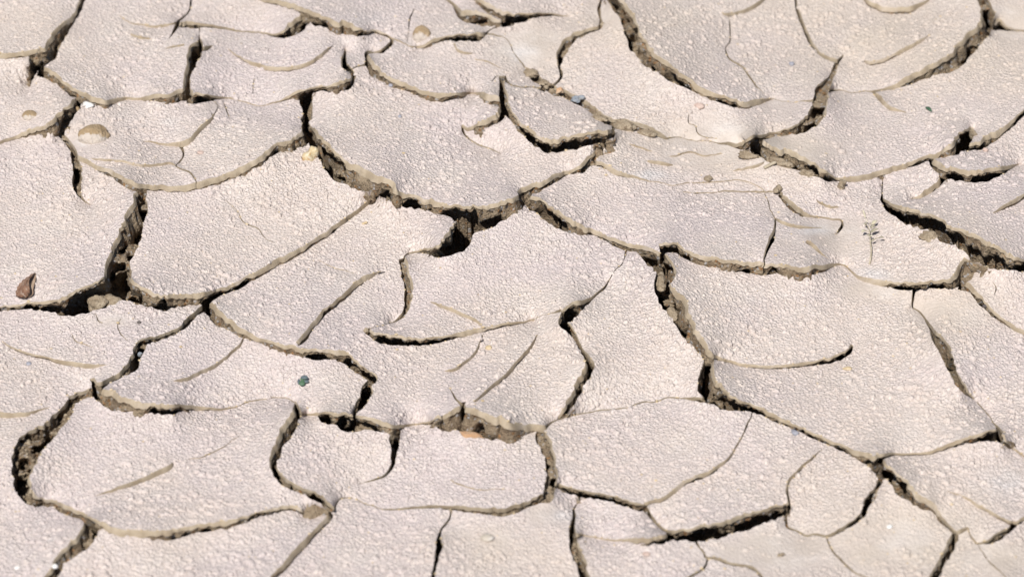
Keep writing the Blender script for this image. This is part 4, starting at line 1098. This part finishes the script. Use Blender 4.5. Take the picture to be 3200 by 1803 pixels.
# dried sprig
DRYSTEM = spot_material('dry_stem', (.33, .28, .20), (.45, .39, .30), None, 300, .0003, .9)
DRYLEAF = spot_material('dry_grey_leaf', (.26, .235, .165), (.38, .345, .26), None, 250, .0003, .85)
PALELEAF = spot_material('pale_dry_leaf', (.46, .42, .30), (.58, .53, .42), None, 250, .0003, .85)
def sp(x, y, z=1.5):
    u, v = 2640 + x * .1447, 640 + y * .1447
    return Vector(ground(u, v, surf(u, v) + z * .001))
so_ = sp(530, 1290, 0)
sprig = empty('dried_sprig', so_)
tag(sprig, 'thin dried plant sprig with small grey leaves lying on the right plate', 'plant')
def sprig_part(name, VF, mat): return mesh_obj(name, local(VF[0], so_), VF[1], mat, sprig)
sprig_part('stem', tube([sp(530, 1290, .5), sp(560, 1150, 2), sp(575, 950, 3.5), sp(552, 800, 4.5), sp(545, 690, 5), sp(538, 600, 5.5), sp(520, 520, 6), sp(495, 470, 6)], [.0009, .0009, .0008, .0007, .0006, .0005, .0004, .0003]), DRYSTEM)
sprig_part('twig', tube([sp(552, 800, 4.5), sp(620, 760, 5), sp(680, 715, 5.5), sp(740, 715, 5)], [.0005, .0005, .0004, .0003]), DRYSTEM)
sprig_part('twig', tube([sp(538, 600, 5.5), sp(480, 570, 6), sp(440, 565, 6)], [.0004, .0004, .0003]), DRYSTEM)
sprig_part('twig', tube([sp(520, 520, 6), sp(500, 470, 7), sp(450, 420, 7)], [.0004, .0004, .0003]), DRYSTEM)
sprig_part('twig', tube([sp(490, 380, 4), sp(455, 310, 3), sp(430, 250, 2.5), sp(395, 110, 2)], [.0004, .0004, .0003, .0002]), PALELEAF)
for a_, b_, wd, mt in (((560, 600), (725, 515), .0022, DRYLEAF), ((555, 508), (665, 448), .0020, DRYLEAF), ((590, 430), (700, 340), .0021, PALELEAF),
                       ((445, 560), (362, 595), .0019, PALELEAF), ((465, 445), (412, 400), .0014, DRYLEAF), ((545, 690), (475, 655), .0014, DRYLEAF),
                       ((740, 718), (845, 708), .0010, DRYLEAF), ((575, 800), (650, 750), .0012, DRYLEAF), ((520, 435), (580, 430), .0008, DRYLEAF), ((552, 700), (610, 670), .0013, PALELEAF)):
    sprig_part('leaf', blade(sp(*a_, 5), sp(*b_, 6.5), wd, .0008), mt)
for k in range(5):
    y = 120 + k * 30
    for sx in (-1, 1):
        sprig_part('spikelet', blade(sp(400 + k * 9, y + 30, 2.5), sp(400 + k * 9 + sx * 18, y, 3), .0006, .0003), PALELEAF)

# brown dry leaf
LEAFM = spot_material('brown_dry_leaf', (.16, .085, .055), (.27, .165, .11), (.34, .27, .22), 170, .0009, .8)
LEAFL = spot_material('light_dry_leaf', (.30, .21, .15), (.40, .30, .22), (.20, .12, .08), 170, .0006, .8)
def lp(x, y, z): 
    u, v = x * .0965, 820 + y * .0965
    return Vector(ground(u, v, surf(u, v) + z * .001))
lo = lp(800, 1140, 0)
leaf = empty('dry_leaf', lo)
tag(leaf, 'curled reddish brown dry leaf lying on the left plate', 'leaf')
def sheet(name, rows, mat, thick=.0004):
    """rows of points (same count) make a bent sheet with thickness"""
    n = len(rows[0]); V = [p for r_ in rows for p in r_]; m = len(V); F = []
    V = V + [p - Vector((0, 0, thick)) for p in V]
    R_ = len(rows)
    for i in range(R_ - 1):
        for k in range(n - 1):
            a_ = i * n + k
            F.append((a_, a_ + n, a_ + n + 1, a_ + 1)); F.append((m + a_, m + a_ + 1, m + a_ + n + 1, m + a_ + n))
    rim_ = [i * n for i in range(R_)] + [(R_ - 1) * n + k for k in range(1, n)] + [i * n + n - 1 for i in range(R_ - 2, -1, -1)] + [k for k in range(n - 2, 0, -1)]
    for i in range(len(rim_)):
        a_, b_ = rim_[i], rim_[(i + 1) % len(rim_)]
        F.append((a_, m + a_, m + b_, b_)[::-1])
    return mesh_obj(name, local(V, lo), F, mat, leaf)
Lft = [(1085, 345), (1000, 400), (935, 445), (860, 500), (795, 535), (740, 580), (690, 630), (640, 690), (600, 740), (565, 810), (540, 880), (515, 950), (510, 1030), (535, 1110)]
Mid = [(1110, 345), (1050, 430), (985, 500), (930, 560), (900, 620), (900, 690), (920, 750), (945, 800), (960, 850), (970, 900), (960, 960), (930, 1020), (880, 1080), (800, 1140)]
rows = []
for i, (a_, b_) in enumerate(zip(Lft, Mid)):
    ser = 14 if i % 2 else -8
    hz = 3 + 8 * math.sin(math.pi * i / 13)
    rows.append([lp(a_[0] + (b_[0] - a_[0]) * t - ser * (1 - t) ** 4, a_[1] + (b_[1] - a_[1]) * t - ser * (1 - t) ** 4, 1.0 + hz * math.sin(math.pi * (.12 + .6 * t)) + (1.0 if (i + int(t * 8)) % 3 == 0 else 0) * .5) for t in (0, .2, .4, .6, .8, 1)])
sheet('blade', rows, LEAFM)
Rgt = [(1150, 330), (1165, 420), (1160, 520), (1140, 620), (1120, 700), (1100, 770), (1080, 840), (1075, 900), (1085, 960), (1075, 1020), (1030, 1070), (960, 1110), (900, 1140), (810, 1150)]
rows = []
for i, (a_, b_) in enumerate(zip(Mid, Rgt)):
    hz = 2 + 5 * math.sin(math.pi * i / 13)
    rows.append([lp(a_[0] + (b_[0] - a_[0]) * t, a_[1] + (b_[1] - a_[1]) * t, 1.0 + hz * (1 - t) ** 1.5 * .6 + 2.5 * t * math.sin(math.pi * i / 13)) for t in (0, .25, .5, .75, 1)])
sheet('folded_lobe', rows, LEAFL)
st_ = lp(900, 700, 8)
V, F = tube([lp(1120, 345, 3), lp(930, 570, 9), lp(915, 700, 8.5), lp(960, 860, 7.5), lp(900, 1070, 4), lp(800, 1145, 1)], [.0003, .0005, .0006, .0006, .0007, .0007])
mesh_obj('midrib', local(V, lo), F, LEAFM, leaf)

# little green sprout
GREEN = spot_material('succulent_green', (.055, .11, .06), (.08, .145, .09), None, 300, .0002, .5)
GREENB = spot_material('blue_green_leaf', (.07, .095, .11), (.095, .125, .13), None, 300, .0002, .5)
def gp(x, y, z):
    u, v = 900 + x * .062, 1140 + y * .062
    return Vector(ground(u, v, surf(u, v) + z * .001))
go = gp(730, 950, 0)
sprout = empty('green_sprout', go)
tag(sprout, 'tiny sprout with round blue green leaves on the left middle plate', 'plant')
V, F = tube([gp(740, 900, 0), gp(745, 830, 2.5), gp(760, 760, 4)], [.0006, .0006, .0004])
mesh_obj('stem', local(V, go), F, GREEN, sprout)
for cx, cy, cz, rx, ry, rz, mt in ((705, 920, 2.4, .0026, .0026, .0010, GREEN), (830, 625, 4.6, .0030, .0018, .0007, GREENB), (770, 710, 3.4, .0026, .0018, .0007, GREEN),
                                   (550, 850, 2.2, .0013, .0026, .0006, GREENB), (910, 830, 2.2, .0024, .0016, .0006, GREENB)):
    V, F = lump_mesh(rx, ry, rz, 4, .04, 3)
    ob = mesh_obj('leaf', V, F, mt, sprout); ob.location = gp(cx, cy, cz) - go; ob.rotation_euler = (R(28), 0, 0)
V, F = blade(ground(2893, 336, surf(2893, 336) + .0012), ground(2912, 350, surf(2912, 350) + .0012), .0020, .0008)
o_ = ground(2902, 344, surf(2902, 344)); lf = mesh_obj('leaf_scrap', local(V, o_), F, GREEN); lf.location = o_
tag(lf, 'small green leaf scrap on the upper right plate', 'leaf')
# straw, twig, needle
def stick(name, label, cat, a_, b_, r_, mat, z1=1., z2=1.):
    pa_ = Vector(ground(*a_, surf(*a_) + z1 * .001)); pb_ = Vector(ground(*b_, surf(*b_) + z2 * .001))
    md = pa_.lerp(pb_, .5) + Vector((r_ * .8, r_, 0))
    V, F = tube([pa_, pa_.lerp(md, .5), md, md.lerp(pb_, .5), pb_], [r_ * .9, r_, r_ * .95, r_, r_ * .7], 8)
    ob = mesh_obj(name, local(V, pa_), F, mat); ob.location = pa_
    return tag(ob, label, cat)
stick('twig', 'short grey twig poking out from the rough crack upper right', 'twig', (2388, 525), (2426, 507), .0016, DRYSTEM, 1.6, 4)
stick('straw', 'bit of yellow straw on the plate left of centre', 'straw', (1132, 701), (1148, 696), .0012, TAN)
stick('needle', 'thin dark needle beside the short tan split left of centre', 'needle', (1181, 855), (1203, 850), .0005, DARK, .6, .6)

# crumbs of soil in the cracks and grit on the crust
def crumbs():
    base_ = [lump_mesh(1, 1, 1, 60 + k, .5, 1) for k in range(6)]
    V = []; F = []
    vv = cf.data.vertices
    r = random.Random(4)
    n = len(vv)
    for _ in range(5200):
        v = vv[r.randrange(n)].co
        if v.z < -.020: continue
        b_ = base_[r.randrange(6)]; sz = r.uniform(.0006, .0015) * (1.9 if r.random() < .12 else 1)
        o = len(V); a_ = r.uniform(0, 6.3); ca, sa = math.cos(a_), math.sin(a_)
        for x, y, zc in b_[0]:
            V.append((v.x + (x * ca - y * sa) * sz * 1.2, v.y + (x * sa + y * ca) * sz, v.z + zc * sz * .8 + sz * .3))
        F += [tuple(i + o for i in f) for f in b_[1]]
    ob = mesh_obj('soil_crumbs', V, F, CLOD, smooth=False)
    ob['kind'] = 'stuff'; ob['label'] = 'loose brown soil crumbs lying in the cracks'; ob['category'] = 'soil'
crumbs()
def grit():
    base_ = [lump_mesh(1, 1, 1, 90 + k, .4, 1) for k in range(4)]
    r = random.Random(9); V = []; F = []
    near = np.where(hit & onb & (OV[:, 0] > -50) & (OV[:, 0] < W0 + 50) & (OV[:, 1] > -50) & (OV[:, 1] < H0 + 50))[0]
    topv = np.unique(TRI)
    topv = topv[(OV[topv, 0] > -50) & (OV[topv, 0] < W0 + 50) & (OV[topv, 1] > -50) & (OV[topv, 1] < H0 + 50)]
    for _ in range(1500):
        if r.random() < .6:
            p_ = P3[near[r.randrange(len(near))]]
        else:
            p_ = P3[topv[r.randrange(len(topv))]]
        sz = r.uniform(.00035, .0009) * (1.6 if r.random() < .08 else 1)
        b_ = base_[r.randrange(4)]; o = len(V); a_ = r.uniform(0, 6.3); ca, sa = math.cos(a_), math.sin(a_)
        for x, y, zc in b_[0]: V.append((p_[0] + (x * ca - y * sa) * sz * 1.3, p_[1] + (x * sa + y * ca) * sz, p_[2] + zc * sz * .7 + sz * .2))
        F += [tuple(i + o for i in f) for f in b_[1]]
    ob = mesh_obj('grit', V, F, TAN, smooth=False)
    ob['kind'] = 'stuff'; ob['label'] = 'fine tan grit scattered over the plates and rims'; ob['category'] = 'grit'
grit()

print('script', round(time.time() - T0, 1))
